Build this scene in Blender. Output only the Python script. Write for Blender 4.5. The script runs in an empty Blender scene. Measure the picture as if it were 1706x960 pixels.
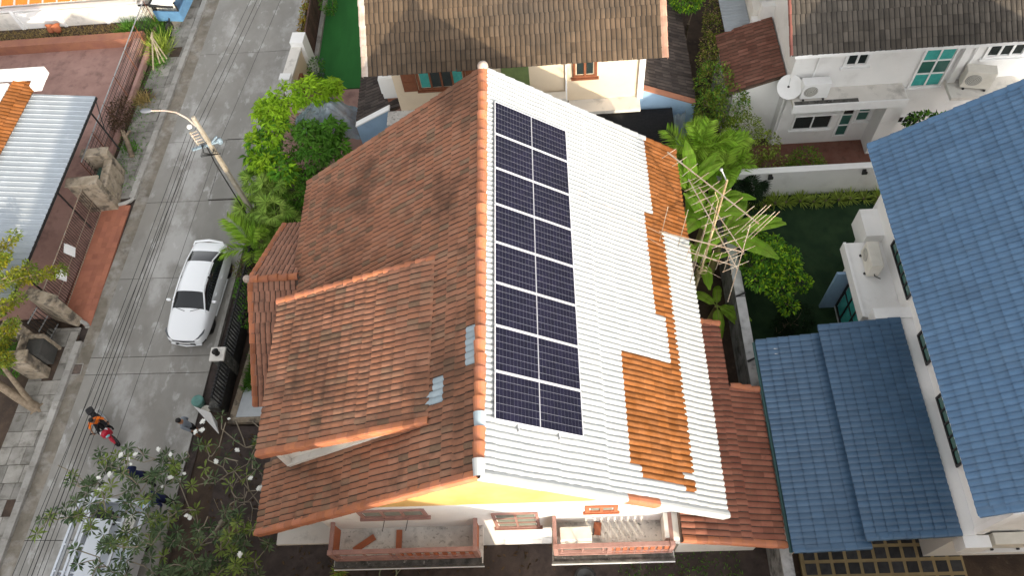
import bpy, math, random
import numpy as np
from mathutils import Matrix, Vector, Euler
random.seed(7); RNG = np.random.default_rng(7)
S = bpy.context.scene; COL = S.collection
R = math.radians; PI = math.pi
# ---------------------------------------------------------------- camera, light, exposure
cd = bpy.data.cameras.new('camera'); cam = bpy.data.objects.new('camera', cd); COL.objects.link(cam)
cd.sensor_width = 36.0; cd.lens = 27.635; cd.clip_start = 0.1; cd.clip_end = 2000
CAMP = Vector((1.892399, -4.697636, 24.568574))
rot = Matrix(((0.99696, 0.04747, 0.061779), (-0.010668, 0.868659, -0.495296), (-0.077177, 0.493132, 0.866525)))
cam.matrix_world = Matrix.Translation(CAMP) @ rot.to_4x4()
S.camera = cam
SUN_EL, SUN_AZ = R(16), R(151)          # compass angle from +Y towards +X
sd = Vector((math.sin(SUN_AZ) * math.cos(SUN_EL), math.cos(SUN_AZ) * math.cos(SUN_EL), math.sin(SUN_EL)))
W = bpy.data.worlds.new('World'); S.world = W; W.use_nodes = True
nt = W.node_tree; bg = nt.nodes['Background']
sky = nt.nodes.new('ShaderNodeTexSky'); sky.sky_type = 'NISHITA'; sky.sun_disc = False
sky.sun_elevation = SUN_EL; sky.sun_rotation = SUN_AZ; sky.air_density = 1.0; sky.dust_density = 3.0; sky.ozone_density = 1.0
hs = nt.nodes.new('ShaderNodeHueSaturation'); hs.inputs['Saturation'].default_value = .08      # hazy tropical sky
nt.links.new(sky.outputs[0], hs.inputs['Color']); nt.links.new(hs.outputs[0], bg.inputs[0]); bg.inputs[1].default_value = 0.15
sl = bpy.data.lights.new('sun', 'SUN'); sl.energy = 2.0; sl.angle = R(0.5); sl.color = (1.0, 0.84, 0.62)
so = bpy.data.objects.new('sun', sl); COL.objects.link(so); so.rotation_euler = sd.to_track_quat('Z', 'Y').to_euler()
S.view_settings.view_transform = 'Standard'; S.view_settings.look = 'None'
S.view_settings.exposure = 1.52; S.view_settings.gamma = 1.0
# ---------------------------------------------------------------- helpers
def wm(o):
    m = o.matrix_basis.copy()
    return wm(o.parent) @ o.matrix_parent_inverse @ m if o.parent else m
class MB:
    def __init__(s): s.v = []; s.n = 0; s.f = []
    def add(s, v, f, mi=0, tint=.5, sm=False):
        v = np.asarray(v, float).reshape(-1, 3)
        f = np.asarray(f, np.int64)
        if f.ndim == 1: f = f[None]
        t = np.full(len(f), tint) if np.isscalar(tint) else np.asarray(tint)
        s.f.append((f + s.n, mi, t, sm)); s.v.append(v); s.n += len(v); return s
    def mixed(s, v, fs, mi=0, tint=.5, sm=False):
        base = s.n; s.v.append(np.asarray(v, float).reshape(-1, 3)); s.n += len(s.v[-1])
        for f in fs: s.f.append((np.asarray([f], np.int64) + base, mi, np.full(1, tint), sm))
        return s
    def box(s, x0, x1, y0, y1, z0, z1, mi=0, tint=.5, M=None):
        v = [(x, y, z) for z in (z0, z1) for y in (y0, y1) for x in (x0, x1)]
        if M is not None: v = [tuple(M @ Vector(p)) for p in v]
        return s.add(v, [(0, 2, 3, 1), (4, 5, 7, 6), (0, 1, 5, 4), (2, 6, 7, 3), (0, 4, 6, 2), (1, 3, 7, 5)], mi, tint)
    def bar(s, a, b, w, h=None, mi=0, tint=.5, up=(0, 0, 1)):
        a, b = Vector(a), Vector(b); d = b - a; L = d.length
        if L < 1e-6: return s
        d.normalize(); u = Vector(up)
        if abs(d.dot(u)) > .98: u = Vector((1, 0, 0))
        x = d.cross(u).normalized(); z = x.cross(d); h = h or w
        M = Matrix(((x.x, d.x, z.x, a.x), (x.y, d.y, z.y, a.y), (x.z, d.z, z.z, a.z), (0, 0, 0, 1)))
        return s.box(-w / 2, w / 2, 0, L, -h / 2, h / 2, mi, tint, M)
    def tube(s, pts, r, n=6, mi=0, tint=.5, cap=True):
        P = [Vector(p) for p in pts]; rr = r if hasattr(r, '__len__') else [r] * len(P)
        vs = []; ref = Vector((.31, .17, .93))
        for i, p in enumerate(P):
            d = (P[min(i + 1, len(P) - 1)] - P[max(i - 1, 0)])
            d = d.normalized() if d.length > 1e-9 else Vector((0, 0, 1))
            x = d.cross(ref); x = x.normalized() if x.length > .05 else d.cross(Vector((1, 0, 0))).normalized()
            y = d.cross(x)
            for k in range(n):
                a = 2 * PI * k / n; vs.append(tuple(p + (x * math.cos(a) + y * math.sin(a)) * rr[i]))
        f = []
        for i in range(len(P) - 1):
            for k in range(n):
                f.append((i * n + k, i * n + (k + 1) % n, (i + 1) * n + (k + 1) % n, (i + 1) * n + k))
        s.add(vs, f, mi, tint, True)
        if cap:
            b = s.n - len(vs)
            s.f.append((np.array([[b + k for k in range(n)]]), mi, np.full(1, tint), False))
            s.f.append((np.array([[b + (len(P) - 1) * n + k for k in reversed(range(n))]]), mi, np.full(1, tint), False))
        return s
    def prism(s, poly, z0, z1, mi=0, tint=.5, M=None):
        n = len(poly); v = [(p[0], p[1], z0) for p in poly] + [(p[0], p[1], z1) for p in poly]
        if M is not None: v = [tuple(M @ Vector(p)) for p in v]
        fs = [tuple(reversed(range(n))), tuple(range(n, 2 * n))] + [(i, (i + 1) % n, n + (i + 1) % n, n + i) for i in range(n)]
        return s.mixed(v, fs, mi, tint)
    def lathe(s, prof, c=(0, 0, 0), n=14, mi=0, tint=.5, M=None):
        v = []
        for r, z in prof:
            for k in range(n):
                a = 2 * PI * k / n; p = Vector((c[0] + r * math.cos(a), c[1] + r * math.sin(a), c[2] + z))
                v.append(tuple(M @ p) if M is not None else tuple(p))
        f = [(i * n + k, i * n + (k + 1) % n, (i + 1) * n + (k + 1) % n, (i + 1) * n + k) for i in range(len(prof) - 1) for k in range(n)]
        s.add(v, f, mi, tint, True); return s
    def ball(s, c, r, n=10, mi=0, tint=.5, sc=(1, 1, 1)):
        prof = [(max(1e-4, math.sin(PI * i / (n // 2 + 1))), -math.cos(PI * i / (n // 2 + 1))) for i in range(n // 2 + 2)]
        M = Matrix.Translation(c) @ Matrix.Diagonal((r * sc[0], r * sc[1], r * sc[2], 1))
        return s.lathe(prof, (0, 0, 0), n, mi, tint, M)
    def build(s, name, mats, parent=None, smooth=None, local=False, bevel=0):
        me = bpy.data.meshes.new(name)
        v = np.concatenate(s.v) if s.v else np.zeros((0, 3))
        me.vertices.add(len(v)); me.vertices.foreach_set('co', v.ravel())
        tot = np.concatenate([np.full(len(f), f.shape[1]) for f, *_ in s.f]); idx = np.concatenate([f.ravel() for f, *_ in s.f])
        me.loops.add(len(idx)); me.loops.foreach_set('vertex_index', idx.astype(np.int32))
        me.polygons.add(len(tot)); me.polygons.foreach_set('loop_start', (np.cumsum(tot) - tot).astype(np.int32))
        me.polygons.foreach_set('material_index', np.concatenate([np.full(len(f), mi) for f, mi, *_ in s.f]).astype(np.int32))
        sm = np.concatenate([np.full(len(f), q) for f, _, _, q in s.f]) if smooth is None else np.full(len(tot), smooth)
        me.polygons.foreach_set('use_smooth', sm.astype(bool))
        me.update(calc_edges=True); me.validate()
        at = me.attributes.new('tint', 'FLOAT', 'FACE')
        tn = np.concatenate([t for _, _, t, _ in s.f]).astype(np.float32)
        if len(at.data) == len(tn): at.data.foreach_set('value', tn)
        for m in (mats if isinstance(mats, (list, tuple)) else [mats]): me.materials.append(m)
        o = bpy.data.objects.new(name, me); COL.objects.link(o)
        if parent is not None:
            o.parent = parent
            if not local: o.matrix_parent_inverse = wm(parent).inverted()
        if bevel:
            b = o.modifiers.new('edge', 'BEVEL'); b.width = bevel; b.segments = 2; b.limit_method = 'ANGLE'; b.angle_limit = R(50)
        return o
def tag(o, label=None, cat=None, group=None, kind=None):
    if label: o['label'] = label
    if cat: o['category'] = cat
    if group: o['group'] = group
    if kind: o['kind'] = kind
    return o
def thing(name, label, cat, loc=(0, 0, 0), rz=0, group=None):
    o = bpy.data.objects.new(name, None); COL.objects.link(o); o.location = loc; o.rotation_euler = (0, 0, rz)
    o.empty_display_size = .2
    return tag(o, label, cat, group)
def structure(name, loc=(0, 0, 0)):
    o = bpy.data.objects.new(name, None); COL.objects.link(o); o.location = loc; o['kind'] = 'structure'; return o
def link(me, name, parent, M):
    o = bpy.data.objects.new(name, me); COL.objects.link(o)
    if parent is not None: o.parent = parent
    o.matrix_basis = M; return o
def dup(root, loc, rz=0, label=None, sc=1.0):
    def cp(o, par):
        c = o.copy(); COL.objects.link(c); c.parent = par
        for ch in list(o.children): cp(ch, c)
        return c
    r = cp(root, None); r.location = loc; r.rotation_euler = (0, 0, rz); r.scale = (sc, sc, sc)
    if label: r['label'] = label
    return r
def mat(name, c1, c2=None, sc=3.0, rough=.8, tint=0.0, grime=None, bump=0.0, bsc=40.0, metal=0.0, st=(1, 1, 1), spec=.35, trans=0.0, lo=.38, hi=.62, coat=0.0, alpha=1.0, detail=6, hues=None):
    m = bpy.data.materials.new(name); m.use_nodes = True; t = m.node_tree; N = t.nodes; L = t.links; b = N['Principled BSDF']
    b.inputs['Roughness'].default_value = rough; b.inputs['Metallic'].default_value = metal
    b.inputs['Specular IOR Level'].default_value = spec; b.inputs['Coat Weight'].default_value = coat
    b.inputs['Alpha'].default_value = alpha
    if trans: b.inputs['Transmission Weight'].default_value = trans
    col = None
    geo = N.new('ShaderNodeNewGeometry'); mp = N.new('ShaderNodeMapping'); mp.inputs['Scale'].default_value = st
    L.new(geo.outputs['Position'], mp.inputs['Vector'])
    def noise(s, d=detail, w=None):
        n = N.new('ShaderNodeTexNoise'); n.inputs['Scale'].default_value = s; n.inputs['Detail'].default_value = d; n.inputs['Roughness'].default_value = .62
        L.new(mp.outputs[0], n.inputs['Vector']); return n.outputs['Fac']
    def ramp(f, a, c):
        r = N.new('ShaderNodeMapRange'); r.inputs[1].default_value = a; r.inputs[2].default_value = c; L.new(f, r.inputs[0]); return r.outputs[0]
    def mix(f, A, B, mode='MIX'):
        x = N.new('ShaderNodeMix'); x.data_type = 'RGBA'; x.blend_type = mode
        for i, q in ((0, f), (6, A), (7, B)):
            if isinstance(q, (int, float)): x.inputs[i].default_value = q
            elif isinstance(q, tuple): x.inputs[i].default_value = (*q, 1)
            else: L.new(q, x.inputs[i])
        return x.outputs[2]
    col = c1
    if c2: col = mix(ramp(noise(sc), lo, hi), c1, c2)
    if hues:                                        # each piece takes one of several fired colours
        a = N.new('ShaderNodeAttribute'); a.attribute_name = 'tint'; cr = N.new('ShaderNodeValToRGB'); L.new(a.outputs['Fac'], cr.inputs[0]); e_ = cr.color_ramp.elements
        for i in range(len(hues) - 2): e_.new(.5)
        for i, h in enumerate(hues): e_[i].position = i / (len(hues) - 1); e_[i].color = (*h, 1)
        col = mix(.75, col, cr.outputs[0])
    if tint:
        a = N.new('ShaderNodeAttribute'); a.attribute_name = 'tint'
        r = N.new('ShaderNodeMapRange'); r.inputs[3].default_value = 1 - tint; r.inputs[4].default_value = 1 + tint; L.new(a.outputs['Fac'], r.inputs[0])
        cb = N.new('ShaderNodeCombineColor')
        for i in range(3): L.new(r.outputs[0], cb.inputs[i])
        col = mix(1.0, col, cb.outputs[0], 'MULTIPLY')
    for g in (grime or []):                       # (colour, scale, lo, hi, strength)
        f = ramp(noise(g[1], 8), g[2], g[3])
        mm = N.new('ShaderNodeMath'); mm.operation = 'MULTIPLY'; mm.inputs[1].default_value = g[4]; L.new(f, mm.inputs[0])
        col = mix(mm.outputs[0], col, g[0])
    if isinstance(col, tuple): b.inputs['Base Color'].default_value = (*col, 1)
    else: L.new(col, b.inputs['Base Color'])
    if bump:
        bp_ = N.new('ShaderNodeBump'); bp_.inputs['Strength'].default_value = bump; bp_.inputs['Distance'].default_value = .02
        L.new(noise(bsc, 4), bp_.inputs['Height']); L.new(bp_.outputs[0], b.inputs['Normal'])
    return m
def leafmat(name, c, c2, tint=.35, rough=.55, tr=.45):
    m = mat(name, c, c2, 1.3, rough, tint, spec=.2)
    t = m.node_tree; b = t.nodes['Principled BSDF']; src = b.inputs['Base Color'].links[0].from_socket
    tl = t.nodes.new('ShaderNodeBsdfTranslucent'); mx = t.nodes.new('ShaderNodeMixShader'); mx.inputs[0].default_value = tr
    t.links.new(src, tl.inputs['Color']); out = t.nodes['Material Output']
    t.links.new(b.outputs[0], mx.inputs[1]); t.links.new(tl.outputs[0], mx.inputs[2]); t.links.new(mx.outputs[0], out.inputs['Surface'])
    return m
# ---------------------------------------------------------------- materials
DK = (.035, .03, .026)
HU = [(.17, .115, .07), (.27, .125, .072), (.35, .15, .08), (.30, .13, .075), (.37, .175, .105), (.28, .155, .095), (.23, .15, .095)]
m_clay = mat('aged clay tile', (.30, .15, .105), (.34, .19, .14), 1.2, .9, .0, [((.06, .042, .032), 2.0, .52, .74, .55), ((.5, .38, .3), 17, .62, .76, .45), ((.075, .046, .032), .42, .5, .64, .6), ((.06, .04, .03), .95, .56, .7, .5)], .35, 60, spec=.12, hues=HU, st=(1, 1, 1))
m_edge = mat('dark tile edge', (.055, .035, .028), (.09, .055, .04), 8, .95)
m_bedge = mat('dark blue tile edge', (.012, .022, .045), None, rough=.6)
m_gedge = mat('dark grey tile edge', (.025, .022, .02), None, rough=.9)
m_claylow = mat('reddish clay tile', (.21, .078, .052), (.24, .10, .065), 2.5, .85, .25, [(DK, 6, .58, .8, .5)], .3, 60, spec=.12)
m_orange = mat('bare orange clay tile', (.205, .074, .02), (.25, .10, .036), 3, .9, .25, [((.12, .045, .02), 9, .57, .78, .35), ((.4, .26, .15), 14, .66, .8, .25)], .3, 60, spec=.12)
m_rake = mat('orange ridge tile', (.44, .16, .07), (.40, .155, .09), 4, .8, .3, [((.16, .06, .04), 6, .55, .8, .5), ((.55, .36, .26), 11, .62, .78, .4)], .3, 50)
m_coat = mat('white heat reflective roof coat', (.43, .45, .45), (.47, .48, .475), 2, .6, .06, [((.45, .42, .38), 9, .66, .85, .35)], .2, 70)
m_grey = mat('grey brown concrete tile', (.09, .066, .046), (.12, .084, .056), 1.1, .92, .22, [((.05, .044, .038), .28, .50, .7, .6), ((.24, .2, .16), 13, .62, .78, .3)], .35, 60, spec=.12)
m_grey2 = mat('dark grey concrete tile', (.075, .066, .056), (.095, .082, .068), 1.4, .9, .3, [((.03, .027, .025), .6, .5, .75, .6)], .35, 60, spec=.12)
m_paler = mat('pale weathered rake tile', (.42, .37, .33), (.35, .27, .22), 3, .85, .2, [((.12, .1, .09), 7, .55, .8, .5)], .2)
m_brownt = mat('dull red brown tile', (.17, .075, .055), (.2, .1, .075), 2, .85, .3, [(DK, 5, .52, .75, .5)], .3, 60, spec=.12)
m_darkt = mat('dark lean-to tile', (.06, .05, .046), (.085, .068, .06), 2, .9, .35, [((.2, .18, .16), 9, .62, .8, .4)], .3, 60, spec=.12)
m_blue = mat('blue glazed roof tile', (.058, .128, .228), (.072, .148, .252), 2.0, .42, .10, [((.035, .07, .12), 1.1, .55, .8, .4), ((.13, .17, .2), 2.4, .6, .8, .3)], .12, 70, spec=.5)
m_blue2 = mat('darker blue glazed roof tile', (.048, .104, .182), (.06, .12, .202), 2.0, .4, .10, [((.025, .05, .09), 1.1, .55, .8, .4), ((.10, .13, .15), 2.4, .6, .8, .3)], .12, 70, spec=.5)  # same tile as the main blue roof, lean-to shading put into its colour
m_deck = mat('roof underlay', (.12, .08, .06), None)
m_white = mat('white painted wall', (.82, .815, .80), (.79, .785, .77), 1.5, .75, 0, [((.45, .43, .4), 1.3, .56, .8, .4), ((.3, .28, .25), 5, .66, .85, .3)], .1, 50)
m_whited = mat('weathered white wall', (.72, .69, .64), (.66, .63, .58), 1.2, .8, 0, [((.2, .19, .17), 1.8, .55, .75, .55), ((.06, .06, .055), 5, .66, .8, .5)], .2, 40)
m_cream = mat('cream wall', (.74, .62, .46), (.7, .58, .43), 1.0, .8, 0, [((.45, .38, .3), 2, .6, .85, .35)], .1, 50)
m_yellow = mat('yellow gable paint', (.58, .35, .11), (.62, .40, .15), 1.6, .7, 0, [((.7, .33, .12), 2.2, .55, .8, .4)], .1, 40)
m_trim = mat('white trim', (.84, .84, .835), (.8, .8, .79), 3, .6)
m_slab = mat('stained balcony slab', (.66, .64, .6), (.5, .48, .45), 1.6, .9, 0, [((.10, .10, .09), 2.2, .54, .74, .75), ((.05, .055, .035), 9, .57, .68, .7)], .3, 40)
m_slabd = mat('black mouldy concrete', (.045, .045, .04), (.12, .115, .105), 4.5, .95, 0, [((.5, .49, .46), 8, .6, .72, .6)], .3, 40)
m_pink = mat('dusty pink painted timber', (.36, .21, .18), (.3, .17, .145), 5, .8, .15, [((.12, .09, .08), 8, .58, .8, .5)], .2, 40)
m_terra = mat('terracotta painted timber', (.4, .13, .06), (.33, .11, .055), 5, .8, .1, [((.12, .06, .04), 8, .6, .8, .4)], .2, 40)
m_brownw = mat('brown stained timber', (.24, .09, .045), (.19, .07, .035), 9, .6, .15)
m_glass = mat('dark window glass', (.02, .03, .03), None, rough=.08, spec=.8)
m_glassg = mat('green tinted glass', (.035, .12, .10), None, rough=.1, spec=.7)
m_teal = mat('teal curtained glass', (.05, .33, .30), (.07, .4, .36), 5, .2, spec=.6)
m_louv = mat('grey green louvre glass', (.2, .24, .2), (.25, .28, .25), 6, .25, .2, spec=.6)
m_bframe = mat('black window frame', (.02, .02, .022), None, rough=.5)
m_ltblue = mat('pale blue wall', (.3, .44, .6), (.27, .4, .56), 1.5, .8, 0, [((.16, .22, .28), 3, .6, .8, .4)])
m_black = mat('black shade net', (.008, .009, .011), (.014, .014, .016), 12, .9)
m_blackm = mat('black painted metal', (.014, .014, .016), (.03, .028, .026), 9, .55)
m_steel = mat('galvanised steel', (.45, .46, .47), (.36, .37, .38), 5, .45, metal=.6)
m_rust = mat('rusty aluminium', (.46, .42, .35), (.40, .27, .18), 9, .5, .2, metal=.3)
m_ac = mat('cream plastic casing', (.72, .69, .62), (.66, .63, .56), 4, .5, 0, [((.35, .32, .28), 6, .65, .85, .4)])
m_acd = mat('dark grille', (.05, .05, .05), None, rough=.6)
m_panel = mat('dark solar cell', (.008, .008, .020), (.011, .010, .025), 1.2, .22, .2, spec=.16)
m_back = mat('white panel backsheet', (.36, .36, .40), None, rough=.3)
m_alu = mat('aluminium frame', (.78, .78, .8), None, rough=.35, metal=.3)
m_cable = mat('black cable', (.012, .012, .013), None, rough=.6)
m_conc = mat('street concrete', (.31, .298, .275), (.245, .235, .215), .55, .9, .10, [((.47, .46, .445), .5, .52, .62, .7), ((.22, .205, .185), .7, .54, .70, .65), ((.55, .545, .53), 1.7, .57, .66, .5), ((.15, .14, .125), 3.3, .64, .82, .45), ((.27, .25, .22), .22, .5, .64, .45)], .25, 30, st=(1.3, .75, 1))
m_side = mat('pavement concrete', (.3, .285, .26), (.2, .19, .17), 1.6, .95, .25, [((.11, .10, .08), 3.2, .52, .72, .7), ((.12, .15, .05), 2.0, .62, .75, .4)], .4, 25)
m_gut = mat('dirty street gutter', (.25, .22, .18), (.17, .15, .12), 1.6, .95, 0, [((.40, .385, .36), 1.1, .5, .66, .7), ((.08, .07, .055), 3, .55, .75, .6)], .3, 25)
m_kerb = mat('kerb concrete', (.4, .385, .36), (.3, .285, .26), 2, .9, .2, [((.14, .13, .11), 4, .55, .75, .6)], .3, 30)
m_dirt = mat('brown bare soil', (.085, .058, .042), (.05, .036, .028), 1.5, 1, 0, [((.16, .12, .09), 5, .58, .75, .5)], .6, 18)
m_dark = mat('dark wet paving', (.045, .034, .03), (.075, .056, .05), 2.2, .9, .3, [((.02, .018, .016), 4, .5, .7, .6), ((.07, .085, .03), 3, .62, .76, .5)], .5, 25)
m_yard = mat('red painted concrete yard', (.42, .255, .215), (.33, .195, .165), .7, .85, .08, [((.11, .062, .058), 1.6, .5, .72, .6), ((.3, .19, .17), 3, .62, .8, .3)], .15, 30)
m_apron = mat('terracotta paving tile', (.42, .165, .10), (.36, .14, .09), 1.4, .85, .14, [((.24, .11, .08), 3, .58, .8, .35)], .15, 30)
m_redw = mat('orange brown low wall', (.36, .16, .095), (.3, .13, .09), 1.6, .9, 0, [((.15, .08, .06), 4, .56, .75, .5)], .2, 30)
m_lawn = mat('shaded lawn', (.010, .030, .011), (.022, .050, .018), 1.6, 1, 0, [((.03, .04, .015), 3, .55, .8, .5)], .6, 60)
m_turf = mat('artificial turf', (.03, .17, .035), (.025, .145, .03), 2.5, .95, 0, None, .5, 80, st=(1, .25, 1))
m_post = mat('weathered stone gatepost', (.36, .3, .23), (.26, .21, .15), 4, .95, .2, [((.07, .06, .05), 2.6, .5, .62, .85), ((.5, .45, .36), 5, .6, .7, .5)], .5, 20)
m_bound = mat('mouldy grey wall', (.3, .3, .3), (.2, .2, .2), 2.4, .95, 0, [((.03, .03, .03), 2.2, .48, .66, .85), ((.6, .6, .6), 3.2, .64, .74, .6)], .3, 25)
m_bark = mat('grey brown bark', (.26, .2, .14), (.17, .13, .09), 9, .95, .2, None, .5, 30)
m_twig = mat('pale grey twig', (.3, .26, .2), (.21, .18, .13), 6, .9, .2)
l_mango = leafmat('bright mango leaf', (.36, .55, .03), (.26, .47, .025), .4)
l_mangod = leafmat('deep green leaf', (.08, .22, .02), (.12, .29, .025), .5)
l_palm = leafmat('palm frond green', (.20, .38, .03), (.32, .47, .06), .45)
l_fan = leafmat('fan palm green', (.20, .36, .05), (.32, .44, .09), .5)
l_ban = leafmat('banana leaf green', (.22, .42, .03), (.32, .50, .06), .35, .5)
l_bush = leafmat('olive bush leaf', (.14, .2, .025), (.22, .27, .04), .5)
l_tree = leafmat('mid green leaf', (.07, .2, .02), (.13, .29, .035), .5)
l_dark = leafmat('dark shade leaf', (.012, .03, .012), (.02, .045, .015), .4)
l_lily = leafmat('yellow green strap leaf', (.28, .38, .05), (.36, .45, .10), .4)
l_yel = leafmat('yellowing leaf', (.35, .30, .02), (.22, .26, .025), .4)
l_crot = leafmat('croton leaf', (.33, .16, .02), (.27, .24, .03), .5)
l_fran = leafmat('frangipani leaf', (.075, .125, .055), (.13, .175, .085), .55)
l_frant = leafmat('young frangipani leaf', (.17, .24, .05), (.22, .28, .07), .4)
l_straw = leafmat('dry straw', (.42, .33, .14), (.33, .24, .09), .4, .8)
l_gras = leafmat('grass blade', (.07, .2, .025), (.13, .28, .04), .5)
m_flow = mat('white petal', (.85, .85, .8), None, rough=.6)
# ---------------------------------------------------------------- building helpers
def tile_geo(w, e, amp, lap=.045, lift=.026, th=.022, px=.8):
    """One barrel tile: a convex roll with sharp valleys, its lower edge lying on the next course."""
    q = np.array([0, .085, .25, .5, .75, .915, 1]); xs = q * w; h = amp * np.sin(PI * np.clip(q, 0, 1)) ** px
    v = []; L = e + lap; n = len(xs)
    for y, z in ((0, 0), (L, lift)): v += [(x, y, z + a) for x, a in zip(xs, h)]
    v += [(x, L, lift + a) for x, a in zip(xs, h)] + [(x, L, lift + a - th) for x, a in zip(xs, h)]
    top = [(i, i + 1, n + i + 1, n + i) for i in range(n - 1)]
    fr = [(2 * n + i, 2 * n + i + 1, 3 * n + i + 1, 3 * n + i) for i in range(n - 1)]
    return np.array(v), top, fr
def tiled_roof(deck, O, a, d, L, Sl, m_list, pick=None, w=.165, e=.335, amp=.036, nobj=300, skip=None, jit=1.0, stag=0.0, name='roof_tile', edge=None, lift=.026, spread=.25, px=.8, valley=True):
    """Lays tiles on the plane O + u*a + v*d; the nobj largest in view are objects under deck, the rest one stuff mesh."""
    O, a, d = Vector(O), Vector(a).normalized(), Vector(d).normalized()
    n = a.cross(d)
    if n.z < 0: O = O + a * L; a = -a; n = -n; flip = True
    else: flip = False
    nu = max(1, round(L / w)); w = L / nu; nv = max(1, round(Sl / e)); e = Sl / nv
    g, top, fr = tile_geo(w, e, amp, lift=lift, th=lift * .95, px=px)
    if valley and edge is not None: fr = fr + [top[0], top[-1]]; top = top[1:-1]
    B = Matrix(((a.x, d.x, n.x, 0), (a.y, d.y, n.y, 0), (a.z, d.z, n.z, 0), (0, 0, 0, 1)))
    items = []
    for j in range(nv):
        ro = RNG.normal(0, .012 * jit)
        for i in range(nu):
            u, v = i * w, j * e
            uu = L - u - w / 2 if flip else u + w / 2
            if skip and skip(uu, v + e / 2): continue
            mi = pick(uu, v + e / 2) if pick else 0
            p = O + a * (u + ro) + d * v + n * .03
            q = p + a * w / 2 + d * e / 2
            jr = Matrix.Rotation(RNG.normal(0, .006 * jit), 4, 'Z') @ Matrix.Rotation(RNG.normal(0, .005 * jit), 4, 'X') @ Matrix.Rotation(RNG.normal(0, .010 * jit), 4, 'Y')
            M = Matrix.Translation(p + d * RNG.normal(0, .005 * jit) + n * RNG.normal(0, .002 * jit)) @ B @ jr
            items.append(((q - CAMP).length, M, mi, min(1, max(0, RNG.normal(.5, spread)))))
    items.sort(key=lambda t: t[0])
    E = (lambda mi: edge[mi]) if isinstance(edge, (list, tuple)) else (lambda mi: edge or m_list[mi])
    cache = {}
    for k, (_, M, mi, t) in enumerate(items[:nobj]):
        key = (mi, int(t * 7.99))
        if key not in cache:
            b = MB(); b.add(g, top, 0, key[1] / 7.5, True); b.add(g, fr, 1, key[1] / 7.5)
            o = b.build(name, [m_list[mi], E(mi)], deck, local=True); o.matrix_basis = M; cache[key] = o.data
        else: link(cache[key], name, deck, M)
    rest = items[nobj:]
    if rest:
        b = MB(); gh = np.c_[g, np.ones(len(g))]; k = len(m_list)
        for _, M, mi, t in rest:
            p = (gh @ np.array(M).T)[:, :3]
            b.add(p, top, mi, t, True); b.add(p, fr, k + mi, t)
        o = b.build('tile_field', list(m_list) + [E(i) for i in range(k)], deck); o['kind'] = 'stuff'
def cap_row(par, A, B_, m_list, r=.13, step=.33, pick=None, name='ridge_tile', seg=7, flat=1.0, up=(0, 0, 1), taper=.03, wob=.008):
    """Overlapping half-round tiles from A to B_."""
    A, B_ = Vector(A), Vector(B_); d = B_ - A; L = d.length; d.normalize(); n = max(1, round(L / step)); st = L / n
    x = d.cross(Vector(up)).normalized(); z = x.cross(d); cache = {}
    for i in range(n):
        mi = pick(i, n) if pick else 0
        t = round(min(1, max(0, RNG.normal(.5, .22))) * 4) / 4; key = (mi, t)
        if key not in cache:
            v = []
            for y, rr, zo in ((0, r - taper, 0), (st * 1.08, r, .018), (st * 1.08, r - .03, .01)):
                for k in range(seg + 1):
                    q = PI * k / seg; v.append((rr * math.cos(q), y, rr * math.sin(q) * flat + zo))
            m = seg + 1
            f = [(j * m + k, j * m + k + 1, (j + 1) * m + k + 1, (j + 1) * m + k) for j in (0, 1) for k in range(seg)]
            b = MB(); b.add(v, f, 0, t, False); me = None
            cache[key] = b
        M = Matrix(((x.x, d.x, z.x, 0), (x.y, d.y, z.y, 0), (x.z, d.z, z.z, 0), (0, 0, 0, 1)))
        M = Matrix.Translation(A + d * (i * st) + Vector((RNG.normal(0, wob), RNG.normal(0, wob), RNG.normal(0, wob)))) @ M
        if isinstance(cache[key], MB):
            o = cache[key].build(name, m_list[mi], par, local=True); o.matrix_basis = M; cache[key] = o.data
        else: link(cache[key], name, par, M)
def rake_row(par, A, B_, m_list, step=.33, pick=None, drop=.17, wid=.16, name='rake_tile', out=(0, -1, 0)):
    """L-shaped verge tiles along a sloping gable edge, from the ridge end A down to the eave end B_; out = outward side."""
    A, B_ = Vector(A), Vector(B_); d = B_ - A; L = d.length; d.normalize(); n = max(1, round(L / step)); st = L / n
    o_ = Vector(out); z = o_.cross(d); z = z if z.z > 0 else -z
    cache = {}
    for i in range(n):
        mi = pick(i, n) if pick else 0
        t = round(min(1, max(0, RNG.normal(.5, .22))) * 4) / 4; key = (mi, t)
        if key not in cache:
            prof = [(-wid, .03), (-wid * .6, .062), (-.03, .07), (.012, .05), (.02, .0), (.012, -drop), (-.012, -drop)]
            v = []
            for y, k in ((0, 0), (st * 1.06, .022)): v += [(p[0] + k * .4, y, p[1] + k) for p in prof]
            v += [(p[0] * .97, st * 1.06, p[1] - .02) for p in prof]
            m = len(prof)
            f = [(j * m + k, j * m + k + 1, (j + 1) * m + k + 1, (j + 1) * m + k) for j in (0, 1) for k in range(m - 1)]
            b = MB(); b.add(v, f, 0, t); cache[key] = b
        M = Matrix(((o_.x, d.x, z.x, 0), (o_.y, d.y, z.y, 0), (o_.z, d.z, z.z, 0), (0, 0, 0, 1)))
        M = Matrix.Translation(A + d * (i * st) + z * .02 + Vector((RNG.normal(0, .003), RNG.normal(0, .003), RNG.normal(0, .003)))) @ M
        if isinstance(cache[key], MB):
            o = cache[key].build(name, m_list[mi], par, local=True); o.matrix_basis = M; cache[key] = o.data
        else: link(cache[key], name, par, M)
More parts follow.
